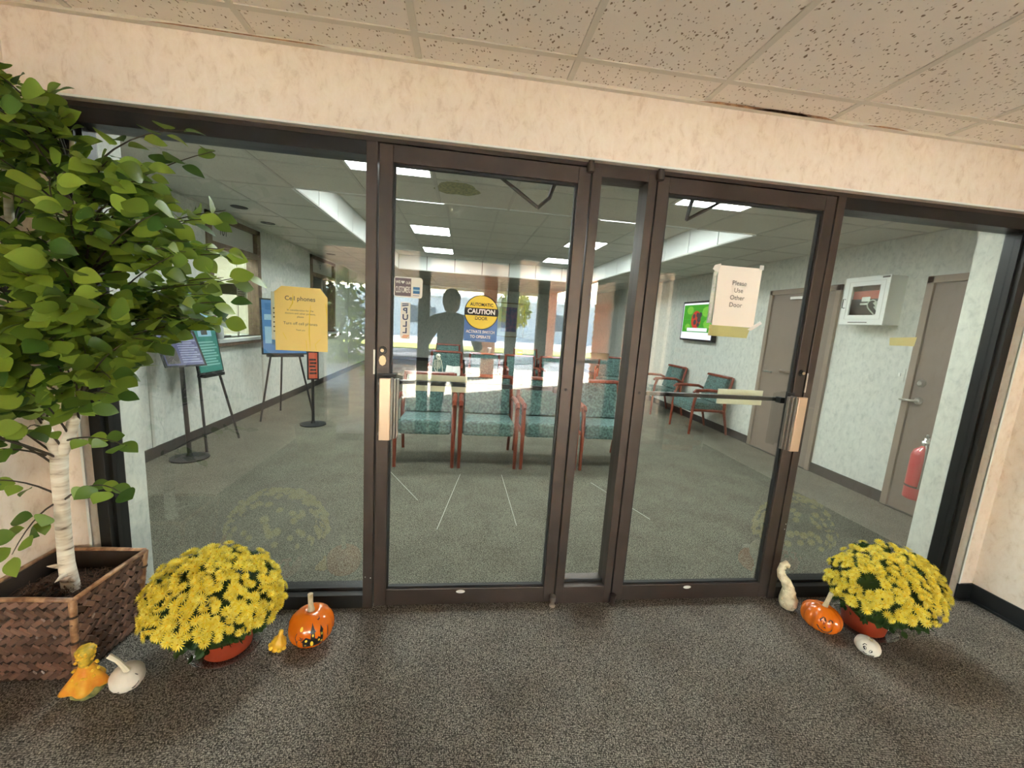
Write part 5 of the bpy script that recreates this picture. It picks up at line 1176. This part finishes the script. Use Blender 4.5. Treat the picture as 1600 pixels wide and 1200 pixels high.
for i in range(1500):
    v = Vector((rt_.gauss(0, 1), rt_.gauss(0, 1), rt_.gauss(0, 1))).normalized()*rt_.uniform(.35, 1); p = Vector((v.x*.55, v.y*.55, 1.15+v.z*1.05)); s_ = rt_.uniform(.03, .075)
    a = Vector((rt_.gauss(0, 1), rt_.gauss(0, 1), rt_.gauss(0, 1))).normalized(); b = a.orthogonal().normalized(); mb.add([p-a*s_, p+b*s_*.6, p+a*s_, p-b*s_*.6], [(0, 1, 2, 3)])
me = bpy.data.meshes.new('leaf_mass'); me.from_pydata(mb.v, [], mb.f); me.materials.append(MATS['leaf']); tag(link('leaf_mass', me, t, (0, 0, 0)), kind='stuff')
# second plant in a wicker pot behind the camera, left
t = thing('wicker_planter', 'pale wicker pot with a slim dark plant behind the camera, mirrored in the glass', 'planter', (-1.36, -1.98, 0))
link('pot', MB().lathe([(.001, .002), (.13, .002), (.15, .02), (.185, .33), (.19, .34), (.175, .34), (.165, .29)], 32, (0, 0, 0), lambda a, z: 1+.012*math.cos(40*a)).mesh('pot', 'wicker'), t, (0, 0, 0)); link('soil_fill', MB().lathe([(.001, .30), (.168, .30)], 24).mesh('soil_fill', 'soil'), t, (0, 0, 0))
link('trunk', MB().tube([(0, 0, .29), (.01, 0, .8), (0, .01, 1.5)], [.02, .017, .01], 8).mesh('trunk', 'bark'), t, (0, 0, 0))
mb = MB()
for i in range(420):
    v = Vector((rt_.gauss(0, 1), rt_.gauss(0, 1), rt_.gauss(0, 1))).normalized()*rt_.uniform(.4, 1); p = Vector((v.x*.27, v.y*.30, 1.5+v.z*.42)); s_ = rt_.uniform(.02, .045)
    a = Vector((rt_.gauss(0, 1), rt_.gauss(0, 1), rt_.gauss(0, 1))).normalized(); b = a.orthogonal().normalized(); mb.add([p-a*s_, p+b*s_*.6, p+a*s_, p-b*s_*.6], [(0, 1, 2, 3)])
me = bpy.data.meshes.new('leaf_mass'); me.from_pydata(mb.v, [], mb.f); me.materials.append(MATS['leaf']); tag(link('leaf_mass', me, t, (0, 0, 0)), kind='stuff')

# the photographer, mirrored faintly in the left door
def skin(name, verts, edges, rad, m, parent, root=0, sub=2):
    me = bpy.data.meshes.new(name); me.from_pydata(verts, edges, []); o = link(name, me, parent, (0, 0, 0))
    md = o.modifiers.new('skin', 'SKIN'); md.use_smooth_shade = True
    for i, r_ in enumerate(rad): me.skin_vertices[0].data[i].radius = r_ if isinstance(r_, tuple) else (r_, r_)
    me.skin_vertices[0].data[root].use_root = True
    s = o.modifiers.new('sub', 'SUBSURF'); s.levels = sub; s.render_levels = sub; me.materials.append(MATS[m]); return o
t = thing('person', 'person in dark clothes raising both arms to take a picture, mirrored in the left door', 'person', (-.13, -2.18, 0))
V_ = [(0, 0, .95), (0, .01, 1.12), (0, .01, 1.30), (0, .0, 1.42), (0, .01, 1.50),
      (-.19, .0, 1.40), (-.27, .05, 1.14), (-.13, .22, 1.34), (.19, .0, 1.40), (.29, .05, 1.14), (.20, .22, 1.34),
      (-.10, 0, .88), (-.12, .01, .50), (-.13, -.02, .09), (-.135, .11, .045), (.10, 0, .88), (.12, .01, .50), (.13, -.02, .09), (.135, .11, .045)]
E_ = [(0, 1), (1, 2), (2, 3), (3, 4), (3, 5), (5, 6), (6, 7), (3, 8), (8, 9), (9, 10), (0, 11), (11, 12), (12, 13), (13, 14), (0, 15), (15, 16), (16, 17), (17, 18)]
RD = [(.15, .12), (.145, .115), (.165, .12), (.12, .09), (.055, .055), .068, .05, .034, .068, .05, .034, .088, .064, .046, .042, .088, .064, .046, .042]
skin('body', V_, E_, RD, 'coat_dark', t)
mb = MB(); mb.ell((0, .03, 1.60), (.076, .092, .112), 20, 14); mb.tube([(0, .01, 1.47), (0, .02, 1.54)], .05, 10); mb.ell((0, .125, 1.585), (.013, .022, .026), 8, 6)
for s in (-1, 1): mb.ell((s*.077, .02, 1.595), (.012, .022, .032), 8, 6)
hd = link('head', mb.mesh('head', 'skin', True), t, (0, 0, 0))
mb = MB()
for s in (-1, 1): mb.ell((s*.032, .112, 1.61), (.013, .008, .007), 8, 5)
mb.ell((0, .113, 1.545), (.026, .008, .006), 10, 5); link('face_features', mb.mesh('face_features', 'hair', True), hd, (0, 0, 0))
mb = MB(); mb.ell((0, .005, 1.635), (.088, .095, .095), 20, 12); mb.ell((0, -.03, 1.58), (.082, .07, .10), 16, 10); link('hair', mb.mesh('hair', 'hair', True), hd, (0, 0, 0))
for s, hx in ((-1, -.13), (1, .20)):
    hv = [(hx, .22, 1.34), (hx+.012, .25, 1.37), (hx+.03, .275, 1.395), (hx+.01, .285, 1.40), (hx-.005, .285, 1.385), (hx-.012, .28, 1.37), (hx+.035, .25, 1.36)]
    hv += [(hx+.05, .285, 1.41), (hx+.03, .30, 1.415), (hx+.013, .30, 1.40), (hx+.002, .293, 1.38), (hx+.055, .265, 1.38)]
    skin('hand', hv, [(0, 1), (1, 2), (1, 3), (1, 4), (1, 5), (1, 6), (2, 7), (3, 8), (4, 9), (5, 10), (6, 11)], [.025, .03]+[.0095]*10, 'skin', t, 0, 1)
